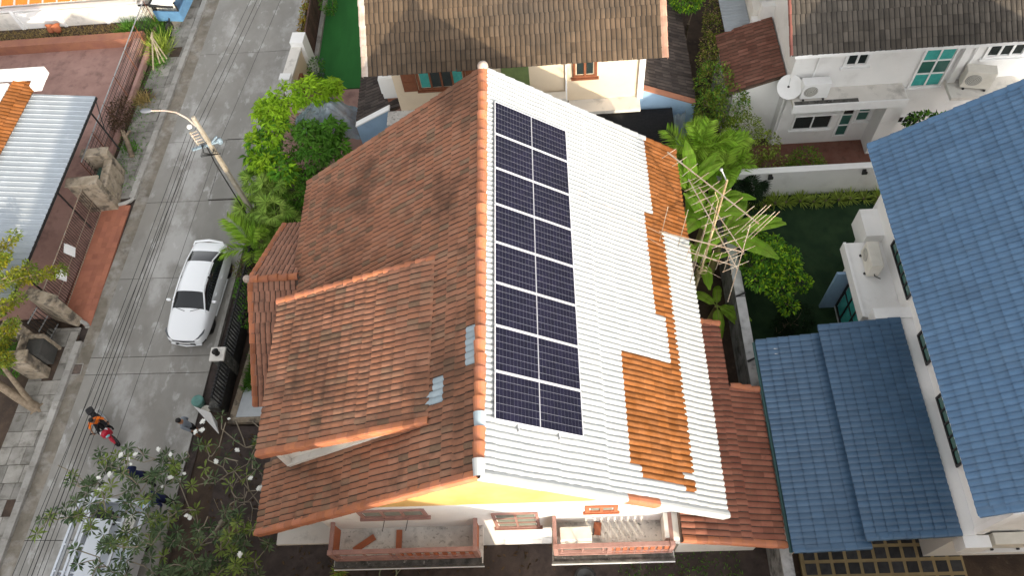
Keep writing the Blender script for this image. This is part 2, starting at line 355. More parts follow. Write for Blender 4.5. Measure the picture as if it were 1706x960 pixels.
def slab_plane(b, O, a, d, L, Sl, th=.1, mi=0):
    O, a, d = Vector(O), Vector(a).normalized(), Vector(d).normalized(); n = a.cross(d); n = n if n.z > 0 else -n
    c = [O, O + a * L, O + a * L + d * Sl, O + d * Sl]
    v = [tuple(p) for p in c] + [tuple(p - n * th) for p in c]
    b.mixed(v, [(0, 1, 2, 3), (7, 6, 5, 4), (0, 4, 5, 1), (1, 5, 6, 2), (2, 6, 7, 3), (3, 7, 4, 0)], mi)
def window(par, ax, c, face, u0, u1, z0, z1, cols, rows, fm, gm, fw=.055, dep=.05, sill=None, name='window', label=None, out=.0):
    """A framed window on the plane (ax = c) looking along face; frame is the part, each pane a sub-part."""
    def bx(b, a0, a1, k0, k1, d0, d1, mi=0):
        p, q = sorted((c + face * d0, c + face * d1))
        b.box(a0, a1, p, q, k0, k1, mi) if ax == 'y' else b.box(p, q, a0, a1, k0, k1, mi)
    f = MB(); d0, d1 = .004 + out, dep + out
    bx(f, u0, u1, z0, z0 + fw, d0, d1); bx(f, u0, u1, z1 - fw, z1, d0, d1)
    bx(f, u0, u0 + fw, z0 + fw, z1 - fw, d0, d1); bx(f, u1 - fw, u1, z0 + fw, z1 - fw, d0, d1)
    cu = [u0 + fw + (u1 - u0 - 2 * fw) * i / cols for i in range(cols + 1)]; cz = [z0 + fw + (z1 - z0 - 2 * fw) * i / rows for i in range(rows + 1)]
    for i in cu[1:-1]: bx(f, i - fw * .4, i + fw * .4, z0 + fw, z1 - fw, d0, d1 - .004)
    for k in cz[1:-1]: bx(f, u0 + fw, u1 - fw, k - fw * .4, k + fw * .4, d0, d1 - .007)
    if sill: bx(f, u0 - .06, u1 + .06, z0 - .07, z0 - .003, .004, dep + sill, 0)
    fr = f.build(name, fm, par)
    if label: fr['label'] = label
    for i in range(cols):
        for k in range(rows):
            g = MB(); bx(g, cu[i] + fw * .4, cu[i + 1] - fw * .4, cz[k] + fw * .4, cz[k + 1] - fw * .4, .005 + out, .018 + out)
            m = gm(i, k) if callable(gm) else gm
            g.build('pane', m, fr)
    return fr
def boxpart(name, m, par, *a, bevel=0, **k):
    b = MB(); b.box(*a, **k); return b.build(name, m, par, bevel=bevel)
m_grl = mat('grey fan grille', (.3, .3, .28), None, rough=.6)
def ac_unit(label, loc, rz, sz=(.85, .32, .58), m=None):
    """Outdoor air conditioner with its fan side facing local -y."""
    t = thing('air_conditioner', label, 'air conditioner', loc, rz, 'outdoor air conditioners')
    w, d, h = sz
    boxpart('casing', m or m_ac, t, -w / 2, w / 2, -d / 2, d / 2, .06, .06 + h, bevel=.02, M=None).matrix_parent_inverse = Matrix()
    def lp(name, b, mm): b.build(name, mm, t, local=True)
    b = MB(); cx = -w * .17; M = Matrix.Translation((cx, -d / 2 - .004, .06 + h / 2)) @ Matrix.Rotation(PI / 2, 4, 'X')
    b.lathe([(.001, .012), (h * .3, .012), (h * .34, .004), (h * .34, -.01)], n=20, M=M); lp('fan_grille', b, m_grl)
    b = MB()
    for q in range(1, 5): b.lathe([(h * .075 * q - .006, .014), (h * .075 * q, .02), (h * .075 * q + .006, .014)], n=18, M=M)
    lp('grille_ring', b, m_ac)
    for sx in (-1, 1):
        b = MB(); b.box(sx * w * .36 - .03, sx * w * .36 + .03, -d / 2 - .04, d / 2 + .04, 0, .06); lp('foot', b, m_acd)
    b = MB(); b.tube([(w / 2, .02, .2), (w / 2 + .06, .03, .18), (w / 2 + .08, d / 2 + .05, .05)], .016, 6); lp('pipe', b, m_bframe)
    return t
# ---------------------------------------------------------------- ground, street, pavements
def sx(y, e): return {'L': -15.55 + .0745 * (y - 7.5), 'R': -10.52 + .064 * (y - 7.5)}[e]
g = MB(); g.add([(-220, -220, -.10), (240, -220, -.10), (240, 260, -.10), (-220, 260, -.10)], (0, 1, 2, 3))
g.build('ground', m_dirt)['kind'] = 'structure'
st = structure('street', (-13, 10, 0))
cuts = [-34, -27, -20, -13, -6, 0.9, 6.62, 7.28, 10.55, 14.1, 17.2, 22.3, 28.5, 36, 44, 52]
b = MB(); b.add([(sx(-34, 'L') - .3, -34, -.06), (sx(-34, 'R') + .3, -34, -.06), (sx(52, 'R') + .3, 52, -.06), (sx(52, 'L') - .3, 52, -.06)], (0, 1, 2, 3)); b.build('street_bed', m_dark, st)
for i in range(len(cuts) - 1):
    y0, y1 = cuts[i] + .012, cuts[i + 1] - .012
    segs = [(0, 1)] if (i % 3 or i == 6) else [(0, .62), (.62, 1)]
    for s0, s1 in segs:
        b = MB(); g0 = .012 if s0 else 0
        def lp(y, s): return sx(y, 'L') + (sx(y, 'R') - sx(y, 'L')) * s
        dy = -.10
        b.prism([(lp(y0, s0) + g0, y0), (lp(y0, s1) - (.012 if s1 < 1 else 0), y0 + dy * (s1 - s0)), (lp(y1, s1) - (.012 if s1 < 1 else 0), y1 + dy * (s1 - s0)), (lp(y1, s0) + g0, y1)], -.055, 0, 0, .3 + .4 * random.random() if i != 6 else .95)
        b.build('concrete_slab', m_conc, st)
def strip(name, m, pts, z0, z1, parent=None, kind='structure', tint=.5):
    b = MB(); b.prism(pts, z0, z1, 0, tint); o = b.build(name, m, parent)
    if parent is None: o['kind'] = kind
    return o
k = structure('left_kerb', (-15.5, 10, 0))
ys = [-30, -20, -10, 0]
seg = []
y = -6.0
while y < 7.9: seg.append((y, y + 1.15)); y += 1.16
y = 14.35
while y < 40: seg.append((y, y + 1.15)); y += 1.16
for y0, y1 in seg:
    strip('kerb_stone', m_kerb, [(sx(y0, 'L') - .24, y0), (sx(y0, 'L') - .004, y0), (sx(y1, 'L') - .004, y1), (sx(y1, 'L') - .24, y1)], -.05, .13, k, tint=random.random())
pv = structure('left_pavement', (-16, 10, 0))
strip('street_gutter', m_gut, [(sx(-8, 'L'), -8), (sx(-8, 'L') + .42, -8), (sx(20, 'L') + .55, 20), (sx(40, 'L') + .5, 40), (sx(40, 'L'), 40)], -.05, .004)
def pave(y0, y1, xo, xi):
    y = y0
    while y < y1 - .1:
        h = random.choice((.55, .62, .7)); h = min(h, y1 - y)
        x = xi
        while x < xo - .05:
            w = min(random.choice((.42, .5, .58)), xo - x)
            if random.random() > .05:
                z = .10 + random.uniform(-.012, .01)
                X = lambda q, yy: sx(yy, 'L') - .25 + (q - xo)
                strip('paving_slab', m_side, [(X(x + .01, y), y + .01), (X(x + w - .01, y), y + .01), (X(x + w - .01, y + h), y + h - .01), (X(x + .01, y + h), y + h - .01)], .02, z, pv, tint=random.random())
            x += w
        y += h
pave(-2, 8.5, 0, -1.25); pave(14.3, 29, 0, -1.2)
strip('pavement_bed', m_dirt, [(sx(-6, 'L') - 1.6, -6), (sx(-6, 'L') - .24, -6), (sx(8, 'L') - .24, 8.2), (sx(8, 'L') - 1.6, 8.2)], -.05, .07, pv)
strip('pavement_bed', m_dirt, [(sx(14, 'L') - 1.6, 14.2), (sx(14, 'L') - .24, 14.2), (sx(40, 'L') - .24, 40), (sx(40, 'L') - 1.6, 40)], -.05, .07, pv)
ap = structure('driveway_apron', (-16, 11.5, 0))                       # sloping red tiled apron before the left gate
strip('apron_base', m_apron, [(-16.62, 9.35), (-15.62, 8.55), (-15.42, 8.6), (-15.2, 14.0), (-16.2, 14.1), (-16.35, 14.0)], -.05, .035, ap)
for i in range(21):
    for j in range(5):
        x0, y0 = -16.49 + j * .215 + i * .0125, 8.72 + i * .252
        if y0 < 9.32 - .72 * (x0 + 16.45): continue
        b = MB(); b.box(x0, x0 + .2, y0, y0 + .238, .03, .041 + random.uniform(0, .003), 0, random.random()); b.build('apron_tile', m_apron, ap)
for ya, yb, s in ((13.95, 14.45, 1), (8.9, 8.2, -1)):                   # rounded kerb returns
    b = MB(); pts = []
    for q in range(7):
        a = q / 6 * PI / 2; pts.append((sx(ya, 'L') - 1.0 + .95 * math.sin(a), ya + s * (.35 - .35 * math.cos(a)) + s * .05, .06))
    b.tube(pts, .085, 6); b.build('kerb_return', m_kerb, ap)
strip('right_kerb', m_kerb, [(sx(7.4, 'R'), 7.4), (sx(7.4, 'R') + .14, 7.4), (sx(40, 'R') + .14, 40), (sx(40, 'R'), 40)], -.05, .10)
t = thing('manhole_cover', 'square rusty drain cover set in the street beside the left kerb', 'manhole cover', (-15.55, 6.85, 0))
b = MB(); b.box(-.27, .27, -.22, .22, -.04, .006); b.build('rim', m_kerb, t, local=True)
b = MB(); b.box(-.24, .24, -.19, .19, -.03, .011); b.build('lid', mat('rusty iron lid', (.16, .12, .1), (.1, .08, .07), 7, .8), t, local=True)
# plots
strip('red_yard', m_yard, [(-30, 9), (-16.75, 9), (-16.3, 14.2), (-16.62, 23.2), (-30, 23.6)], -.09, .03)
strip('weedy_verge', m_dirt, [(-30, 23.7), (-15.4, 23.4), (-15.2, 25), (-30, 25.2)], -.08, .06)
strip('left_garden', m_dirt, [(-30, -10), (-17.4, -10), (-16.7, 8.9), (-30, 8.9)], -.09, .02)
strip('front_yard', m_dark, [(-9.9, -12), (8, -12), (8, 3.6), (-9.6, 4.5)], -.09, .02)
strip('soil_strip', m_dirt, [(4.6, 3.7), (7.6, 3.7), (7.6, 13.4), (4.6, 13.4)], -.09, .03)
strip('side_garden_soil', m_dirt, [(-9.95, 8), (-4.8, 8), (-4.8, 15), (-9.6, 15)], -.09, .05)
strip('porch_floor', mat('white porch tile', (.55, .58, .6), (.45, .48, .5), 2, .4), [(-9.25, 4.75), (-4.8, 4.75), (-4.8, 11), (-8.3, 11), (-8.95, 7)], -.05, .15)
strip('porch_floor_edge', m_post, [(-9.5, 4.55), (-4.8, 4.55), (-4.8, 4.745), (-9.26, 4.745), (-8.9, 8.0), (-9.1, 8.0)], -.05, .14)
strip('turf_yard', m_turf, [(-8.3, 19.6), (-4.3, 19.6), (-4.3, 40), (-8.3, 40)], -.09, .05)
strip('back_patio', m_yard, [(-9.3, 15.3), (-3.6, 15.3), (-3.6, 19.55), (-9.3, 19.55)], -.09, .04)
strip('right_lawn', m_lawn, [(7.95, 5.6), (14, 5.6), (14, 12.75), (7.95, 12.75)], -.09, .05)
strip('white_house_yard', m_brownt, [(7.9, 13.0), (26, 13.0), (26, 15.2), (7.9, 15.2)], -.09, .03)
# ---------------------------------------------------------------- main house
RZ, SLP = 8.432, R(36.0); TS, CS, SS = math.tan(SLP), math.cos(SLP), math.sin(SLP)
LY, VR, VL = 11.735, 7.1, 7.95
mh = thing('tiled_house', 'house with steep gable roof, one slope clay tiles and one painted white', 'house', (0, 6, 0))
def onL(u, v, h=0): return Vector((-v * CS - h * SS, u, RZ - v * SS + h * CS))
def onR(u, v, h=0): return Vector((v * CS + h * SS, u, RZ - v * SS + h * CS))
# walls
gz = lambda x, k=.22: RZ - TS * abs(x) - k
XL, XR = -4.8, 4.66
for nm, y0, y1 in (('front_wall', .35, .52), ('back_wall', 11.2, 11.37)):
    b = MB(); Mw = Matrix(((1, 0, 0, 0), (0, 0, -1, 0), (0, 1, 0, 0), (0, 0, 0, 1)))
    poly = [(XL, 0), (XR, 0), (XR, gz(XR)), (0, gz(0)), (XL, gz(XL))]
    b.prism(poly, -y1, -y0, 0, .5, Mw); b.build(nm, m_white, mh)
for x0, x1 in ((XL, XL + .15), (XR - .15, XR)): boxpart('side_wall', m_white, mh, x0, x1, .521, 11.199, 0, gz(XR) - .05)
b = MB(); xb = (RZ - 5.08 - .2) / TS
b.prism([(-xb, 5.08), (xb, 5.08), (0, gz(0, .2))], -.349, -.30, 0, .5, Matrix(((1, 0, 0, 0), (0, 0, -1, 0), (0, 1, 0, 0), (0, 0, 0, 1)))); b.build('gable_panel', m_yellow, mh)
# roof decks and tiles
def deck(name, par, O, a, d, L, Sl, m=m_deck, th=.1):
    b = MB(); slab_plane(b, O, a, d, L, Sl, th); return b.build(name, m, par)
dL, dR = Vector((-CS, 0, -SS)), Vector((CS, 0, -SS))
rl = deck('left_roof', mh, (0, 0, RZ), (0, 1, 0), dL, LY, VL - .06); rr = deck('right_roof', mh, (0, 0, RZ), (0, 1, 0), dR, LY, VR - .06)
def paintR(u, v):
    if u > 8.3 and v > 5.66: return 1
    if 5.35 < u <= 8.75 and 5.5 < v < 6.12: return 1
    if 3.9 < u <= 5.4 and 5.82 < v < 6.12: return 1
    if .95 < u <= 3.95 and 4.18 < v < 6.12: return 1
    if .70 < u <= .95 and 4.5 < v < 5.8: return 1
    if .5 < u <= .75 and 5.75 < v < 6.1: return 1
    return 0
def paintL(u, v):
    if 2.6 < u < 3.6 and v < .34: return 1
    if 2.0 < u < 2.35 and 1.2 < v < 1.7: return 1
    if 2.3 < u < 2.6 and 1.2 < v < 1.4: return 1
    return 0
m_coatb = mat('bluish sealing paint', (.30, .37, .41), (.36, .42, .45), 3, .7, .1, [((.2, .1, .07), 9, .62, .8, .6)], .2, 60)
tiled_roof(rl, (0, 0, RZ), (0, 1, 0), dL, LY, VL, [m_clay, m_coatb], paintL, w=.165, e=.35, edge=[m_edge, m_coatb], nobj=170, skip=lambda u, v: 1.95 < u < 5.75 and v > 2.3, jit=1.3)
tiled_roof(rr, (0, 0, RZ), (0, 1, 0), dR, LY, VR, [m_coat, m_orange], paintR, w=.157, nobj=90, jit=.7, lift=.010, amp=.044, px=1.15, valley=False, edge=[m_coat, m_orange])
cap_row(rl, (0, .02, RZ + .03), (0, LY - .02, RZ + .03), [m_rake, m_coat, m_coatb], r=.145, step=.34, pick=lambda i, n: 1 if i == 0 else (2 if i == 3 else 0), flat=.95)
b = MB(); b.ball((0, LY - .03, RZ + .10), .16, 12); b.build('ridge_finial', m_paler, rl)
rake_row(rl, (0, 0, RZ), onL(0, VL + .04), [m_rake], wid=.17)
rake_row(rr, (0, 0, RZ), onR(0, VR + .04), [m_coat, m_rake], pick=lambda i, n: 1 if .505 < i / n < .66 else 0, wid=.17, drop=.2)
rake_row(rl, (0, LY, RZ), onL(LY, VL + .04), [m_clay], out=(0, 1, 0))
rake_row(rr, (0, LY, RZ), onR(LY, VR + .04), [m_coat, m_orange], out=(0, 1, 0), pick=lambda i, n: 1 if i / n > .79 else 0)
for s, O in ((1, onR), (-1, onL)):
    b = MB(); v = VR if s > 0 else VL; p = O(0, v - .02, -.06)
    b.box(p.x - .02, p.x + .02, .02, LY - .02, p.z - .2, p.z - .02); b.build('eave_board', m_trim if s > 0 else m_brownw, mh)
# dormer (low pitched roof lifted out of the left slope)
DY0, DY1, DX0, DZ0, DX1, DZ1 = 1.55, 6.05, -1.27, 7.53, -6.0, 5.60
dd = Vector((DX1 - DX0, 0, DZ1 - DZ0)); DLEN = dd.length; dd.normalize()
dr = deck('dormer_roof', mh, (DX0, DY0, DZ0), (0, 1, 0), dd, DY1 - DY0, DLEN - .05)
tiled_roof(dr, (DX0, DY0, DZ0), (0, 1, 0), dd, DY1 - DY0, DLEN, [m_clay], nobj=60, jit=1.1, e=.35, edge=m_edge)
rake_row(dr, (DX0 - .0, DY0, DZ0 + .02), (DX1, DY0, DZ1), [m_rake], drop=.19, wid=.17)
cap_row(dr, (DX0 + .1, DY1, DZ0 + .0), (DX1 - .06, DY1, DZ1 - .0), [m_rake], r=.12)
def mainz(x): return RZ + TS * x
def dz(x): return DZ0 + (DZ1 - DZ0) * (x - DX0) / (DX1 - DX0)
Mw = Matrix(((1, 0, 0, 0), (0, 0, -1, 0), (0, 1, 0, 0), (0, 0, 0, 1)))
for y0 in (DY0 + .22, DY1 - .34):
    b = MB(); b.prism([(-1.6, mainz(-1.6)), (-1.6, dz(-1.6) - .1), (-5.45, dz(-5.45) - .1), (-5.45, mainz(-5.45))], -y0 - .12, -y0, 0, .5, Mw); b.build('dormer_side_wall', m_whited, mh)
boxpart('dormer_front_wall', m_whited, mh, -5.45, -5.33, DY0 + .341, DY1 - .341, mainz(-5.4), dz(-5.4) - .1)
b = MB(); b.bar((-1.9, DY0 + .13, mainz(-1.9) + .16), (-5.55, DY0 + .13, mainz(-5.55) + .16), .17, .10); b.build('flashing_kerb', m_whited, mh)
boxpart('flashing_post', m_whited, mh, -5.62, -5.46, DY0 + .08, DY0 + .26, mainz(-5.6) + .05, dz(-5.6) - .2)
# porch gable on the street side
PX0, PY, PZ = -7.82, 7.76, 4.05
for nm, sgn, yl in (('porch_front_roof', -1, 3.42), ('porch_back_roof', 1, 3.35)):
    d = Vector((0, sgn * yl, -1.9)); Ls = d.length; d.normalize()
    p = deck(nm, mh, (PX0, PY, PZ), (1, 0, 0), d, 2.2, Ls - .05)
    tiled_roof(p, (PX0, PY, PZ), (1, 0, 0), d, 2.2, Ls, [mat('porch clay tile', (.36, .17, .11), (.30, .15, .10), 1.6, .85, .2, [(DK, 5, .5, .75, .7), ((.5, .33, .24), 12, .6, .8, .4)], .3, 60)], nobj=30, edge=m_edge, skip=lambda u, v: u > 1.55 and v < 1.2)
    rake_row(p, (PX0, PY, PZ), (PX0, PY + sgn * yl, PZ - 1.9), [m_rake], out=(-1, 0, 0), drop=.16)
    if sgn < 0:
        cap_row(p, (PX0, PY, PZ + .03), (-6.25, PY, PZ + .03), [m_rake], r=.13, step=.3)
        b = MB(); b.ball((PX0 - .02, PY, PZ + .08), .13, 10); b.build('ridge_finial', m_paler, p)
for py in (4.9, 10.6): boxpart('porch_column', m_white, mh, -7.65, -7.4, py - .12, py + .12, .151, 2.15)
boxpart('porch_beam', m_white, mh, -7.62, -7.43, 4.6, 10.9, 2.151, 2.3)
boxpart('canopy_slab', m_whited, mh, -6.35, -4.81, .0, 3.0, 2.42, 2.56)
# low lean-to roof on the right
ld = Vector((2.8, 0, -1.12)); LLn = ld.length; ld.normalize()
lo = deck('lean_to_roof', mh, (4.66, -.45, 3.74), (0, 1, 0), ld, 4.48, LLn - .05); lo2 = deck('lean_to_roof', mh, (4.66, 4.031, 3.742), (0, 1, 0), ld, 2.02, 2.03)
tiled_roof(lo, (4.66, -.45, 3.74), (0, 1, 0), ld, 6.5, LLn, [m_claylow], edge=m_edge, nobj=60, skip=lambda u, v: u > 4.46 and v > 2.05, jit=.8)
rake_row(lo, (4.66, -.45, 3.74), (7.5, -.45, 3.74 - .4 * 2.84), [m_rake], drop=.14)
cap_row(lo, Vector((4.66, 4.03, 3.8)) + ld * 2.1, Vector((4.66, 4.03, 3.8)) + ld * (LLn + .03), [m_rake], r=.1, step=.3)
cap_row(lo2, (4.7, 6.03, 3.78), Vector((4.66, 6.03, 3.8)) + ld * 2.05, [m_rake], r=.1, step=.3)
boxpart('lean_to_wall', m_whited, mh, 4.9, 7.2, .0, .12, 0, 2.6); boxpart('lean_to_wall', m_whited, mh, 7.08, 7.2, .121, 3.9, 0, 2.6)
boxpart('wall_pier', m_whited, mh, 4.28, 4.88, -.3, .349, 2.66, 3.5, bevel=.015)
# windows in the front wall
window(mh, 'y', .35, -1, -3.6, -1.85, 3.95, 4.66, 3, 1, m_pink, m_louv, fw=.09, sill=.05)
window(mh, 'y', .35, -1, -.2, 1.02, 2.42, 3.98, 2, 3, m_pink, m_louv, fw=.075, sill=.04)
window(mh, 'y', .35, -1, 2.25, 3.08, 3.86, 4.46, 2, 1, m_terra, m_louv, fw=.1, sill=.03)
boxpart('lintel_ledge', m_white, mh, -.1, 1.0, .22, .349, .66, .74)
for i in range(2):
    b = MB(); b.bar((-3.0 + i * .62, .3, 3.95), (-3.1 + i * .62, .02, 3.7), .015); b.build('awning_stay', m_blackm, mh)
# balconies
def balcony(x0, x1, broken):
    boxpart('balcony_slab', m_slab, mh, x0, x1, -.66, .348, 2.5, 2.66); boxpart('balcony_edge', m_slabd, mh, x0 - .015, x1 + .015, -.70, -.661, 2.47, 2.69)
    boxpart('balcony_lip', m_trim, mh, x0 - .03, x1 + .03, -.725, -.701, 2.45, 2.50)
    b = MB(); b.box(x0 + .02, x1 - .02, -.655, -.50, 2.661, 2.672); b.build('mouldy_margin', m_slabd, mh)
    r = MB(); zt = 3.42
    r.box(x0 + .04, x1 - .04, -.5, -.38, zt, zt + .09); rail = r.build('railing', m_pink, mh, bevel=.008)
    def sub(nm, m, *a):
        q = MB(); q.box(*a); q.build(nm, m, rail)
    for x in (x0 + .05, x1 - .17): sub('post', m_pink, x, x + .12, -.52, -.40, 2.661, zt + .16 + random.uniform(0, .02))
    for x in (x0 + .05, x1 - .17): sub('side_rail', m_pink, x, x + .1, -.379, .345, zt, zt + .09)
    for x in (x0 + .06, x1 - .16): sub('end_panel', m_terra, x, x + .06, -.3, .3, 2.72, zt - .05)
    sub('bottom_rail', m_pink, x0 + .18, x1 - .18, -.53, -.45, 2.70, 2.78); sub('middle_rail', m_pink, x0 + .18, x1 - .18, -.525, -.455, 2.99, 3.05)
    xm = x0 + (x1 - x0) * .45; sub('post', m_pink, xm, xm + .12, -.51, -.41, 2.661, zt - .002)
    n = 16
    for i in range(n):
        x = x0 + .25 + (x1 - x0 - .55) * i / (n - 1)
        if x < xm and broken and i % 3: continue
        if x < xm: sub('baluster', m_pink, x, x + .05, -.50, -.47, 2.781, zt)
        else: sub('baluster', m_terra, x, x + .11, -.50, -.46, 2.781, zt)
balcony(-4.62, -.55, True); balcony(1.33, 4.56, True)
# solar array
PH = .13; PN = Vector((SS, 0, CS)); pm = None
posw = ['nearest the front gable', 'second from the front gable', 'third from the front gable', 'fourth from the front gable', 'fourth from the back gable', 'third from the back gable', 'second from the back gable', 'nearest the back gable']
for i in range(8):
    y = 1.299 + i * 1.156; p = onR(y, .30, PH)
    if pm is None:
        pm = thing('solar_panel', '', 'solar panel', p, 0, 'solar panels in a row on the white roof slope'); pm.rotation_euler = (0, SLP, 0)
        W_, H_ = 2.39, 1.134; fw = .017
        b = MB(); b.box(0, W_, 0, fw, -.018, .018); b.box(0, W_, H_ - fw, H_, -.018, .018); b.box(0, fw, fw, H_ - fw, -.018, .018); b.box(W_ - fw, W_, fw, H_ - fw, -.018, .018)
        b.build('frame', m_alu, pm, local=True)
        b = MB(); b.box(fw, W_ - fw, fw, H_ - fw, .002, .008); b.build('backsheet', m_back, pm, local=True)
        b = MB(); cw = (W_ / 2 - fw - .022) / 12; chh = (H_ - 2 * fw - .012) / 6
        for hx in (0, 1):
            for a in range(12):
                for c in range(6):
                    x0 = (fw + .008 if hx == 0 else W_ / 2 + .014) + a * cw; y0 = fw + .006 + c * chh
                    b.box(x0 + .0022, x0 + cw - .0022, y0 + .0045, y0 + chh - .0045, .0085, .0115, 0, random.random())
        o = b.build('solar_cells', m_panel, pm, local=True); o['kind'] = 'stuff'
        q = pm
    else: q = dup(pm, p); q.rotation_euler = (0, SLP, 0)
    q['label'] = 'black solar panel in a white frame, ' + posw[i]
for v, w in ((.95, 'nearer the ridge'), (2.05, 'nearer the eave')):
    t = thing('mounting_rail', 'aluminium rail sticking out under the solar panels, the one ' + w, 'mounting rail', onR(1.1, v, .08), 0)
    b = MB(); b.bar(onR(1.12, v, .09), onR(10.6, v, .09), .04, .04); b.build('rail', m_alu, t)
    for y in (1.16, 4.2, 7.4, 10.4):
        b = MB(); b.box(-.05, .22, -.035, .035, -.06, -.045); b.box(-.03, -.01, -.035, .035, -.045, .03)
        o = b.build('roof_hook', m_steel, t, local=True); o.matrix_parent_inverse = wm(t).inverted(); o.matrix_basis = Matrix.Translation(onR(y, v, .095)) @ Matrix.Rotation(SLP, 4, 'Y')
# loose things on the balconies
def plank(lbl, c, rz, L=.62, w=.17):
    b = MB(); b.box(-w / 2, w / 2, -L / 2, L / 2, 0, .045, 0, .5); o = b.build('loose_board', m_terra, None, bevel=.006); o.location = c; o.rotation_euler = (R(4), R(2), rz); tag(o, lbl, 'board', 'loose boards on the balconies')
plank('terracotta board lying diagonally on the stained left balcony floor', (-3.82, -.07, 2.68), R(-58), .66)
plank('terracotta board lying straight across the left balcony floor', (-2.86, -.02, 2.68), R(0), .58, .16)
plank('short pink board lying by the air conditioner on the right balcony', (2.57, .16, 2.68), R(-8), .34, .2)
ac_unit('long cream air conditioner standing on the right balcony of the house', (1.98, -.06, 2.66), 0, (.84, .34, .5))
# ---------------------------------------------------------------- grey roofed house behind
bh = thing('cream_house', 'cream two-storey house under a dark grey-brown tiled roof, half in shadow', 'house', (.7, 19, 0))
BE, BY, BS = 5.85, 14.35, R(33); bd = Vector((0, -math.cos(BS), -math.sin(BS))); BL = 8.2
bo = Vector((-4.3, BY, BE)) - bd * BL
br = deck('front_roof', bh, bo, (1, 0, 0), bd, 10.0, BL - .06)
tiled_roof(br, bo, (1, 0, 0), bd, 10.0, BL, [m_grey], edge=m_gedge, nobj=290, jit=1.0, skip=lambda u, v: v < .8)
db2 = Vector((0, math.cos(BS), -math.sin(BS))); deck('back_roof', bh, bo, (1, 0, 0), db2, 10.0, BL, m_grey)
for x, o_, mm in ((-4.3, (-1, 0, 0), m_paler), (5.7, (1, 0, 0), mat('pinkish rake tile', (.42, .26, .19), (.36, .2, .14), 4, .85, .2, None, .2))):
    rake_row(br, Vector((x, bo.y, bo.z)), Vector((x, BY - .02, BE)), [mm], out=o_, drop=.14, wid=.2)
WY = 15.2
boxpart('front_wall', m_cream, bh, -3.6, 5.05, WY, WY + .2, 0, 6.2); boxpart('side_wall', m_cream, bh, -3.6, -3.42, WY + .201, 27, 0, 6.0); boxpart('side_wall', m_white, bh, 4.87, 5.05, WY + .201, 27, 0, 6.0)
boxpart('corner_pier', m_trim, bh, 4.93, 5.13, WY - .12, WY - .002, 3.2, 6.1)
wf = window(bh, 'y', WY, -1, -2.75, -1.05, 4.2, 5.25, 4, 1, m_brownw, lambda i, k: m_teal if i in (0, 3) else m_glass, fw=.08, sill=.05)
for x0, x1 in ((-3.28, -2.78), (-1.02, -.5)):
    b = MB(); b.box(x0, x1, WY - .07, WY - .03, 4.2, 5.25)
    for q in range(2): b.box(x0 + .07, x1 - .07, WY - .085, WY - .071, 4.28 + q * .5, 4.68 + q * .5)
    b.build('shutter', m_brownw, bh)
window(bh, 'y', WY, -1, 2.66, 3.5, 4.33, 5.25, 2, 1, m_brownw, m_glass, fw=.1, sill=.06)
boxpart('green_door', mat('green door', (.16, .22, .08), (.13, .18, .07), 3, .6), bh, .2, 1.15, WY - .04, WY - .003, 3.25, 5.3)
b = MB(); b.tube([(2.42, WY - .06, 3.25), (2.42, WY - .06, 5.7)], .035, 8); b.build('drain_pipe', m_trim, bh)
boxpart('balcony_slab', m_slab, bh, -4.1, -.5, 14.55, WY - .003, 3.05, 3.2); boxpart('balcony_slab', m_whited, bh, 1.4, 5.02, 14.6, WY - .003, 3.05, 3.2)
boxpart('bay_box', m_white, bh, -4.25, -3.601, 15.75, 16.3, 3.3, 4.3); window(bh, 'x', -4.25, -1, 15.8, 16.25, 3.5, 4.2, 1, 1, m_trim, m_glass)
boxpart('bay_base', m_redw, bh, -4.15, -3.601, 15.78, 16.27, 3.05, 3.299)
# side lean-tos with pale blue end walls
for sgn, x0, x1, y0 in ((-1, -3.62, -5.45, 15.2), (1, 5.06, 7.1, 15.25)):
    z0, z1 = (3.25, 2.35) if sgn < 0 else (3.35, 2.4)
    d = Vector((x1 - x0, 0, z1 - z0)); Ls = d.length; d.normalize()
    r_ = deck('side_roof', bh, (x0, y0 + .2, z0), (0, 1, 0), d, 8, Ls); tiled_roof(r_, (x0, y0 + .2, z0), (0, 1, 0), d, 8, Ls, [m_darkt], edge=m_gedge, nobj=5, jit=1.2)
    b = MB(); b.prism([(x0 - .45 * (sgn < 0), 0), (x1, 0), (x1, z1 + .14), (x0 - .45 * (sgn < 0), z0 + .02 if sgn < 0 else z0 + .14)], -(y0 + .16), -y0, 0, .5, Mw); b.build('end_wall', m_ltblue, bh)
    b = MB(); b.bar((x0 - .4 * (sgn < 0), y0 + .08, z0 + .17 - .1 * (sgn < 0)), (x1, y0 + .08, z1 + .17), .24, .05); b.build('coping', m_white if sgn < 0 else m_redw, bh)
ac_unit('white air conditioner against the cream wall behind the white roof slope', (1.98, 14.9, 3.2), 0, (.85, .36, .55))
t = thing('shade_net', 'black shade net stretched out below the cream house', 'shade net', (4.6, 14.4, 0))
nx, ny = 16, 9; v = []
for j in range(ny + 1):
    for i in range(nx + 1):
        x = 2.9 + 3.35 * i / nx; y = 13.35 + 1.78 * j / ny
        z = 2.55 - .22 * math.sin(PI * i / nx) * math.sin(PI * j / ny) - .1 * abs(math.sin(3 * PI * i / nx)) * (1 - j / ny) - .5 * (1 - j / ny) ** 2
        v.append((x, y, z))
b = MB(); b.add(v, [(j * (nx + 1) + i, j * (nx + 1) + i + 1, (j + 1) * (nx + 1) + i + 1, (j + 1) * (nx + 1) + i) for j in range(ny) for i in range(nx)], 0, .5, True); o = b.build('net', m_black, t)
so_ = o.modifiers.new('thick', 'SOLIDIFY'); so_.thickness = .012
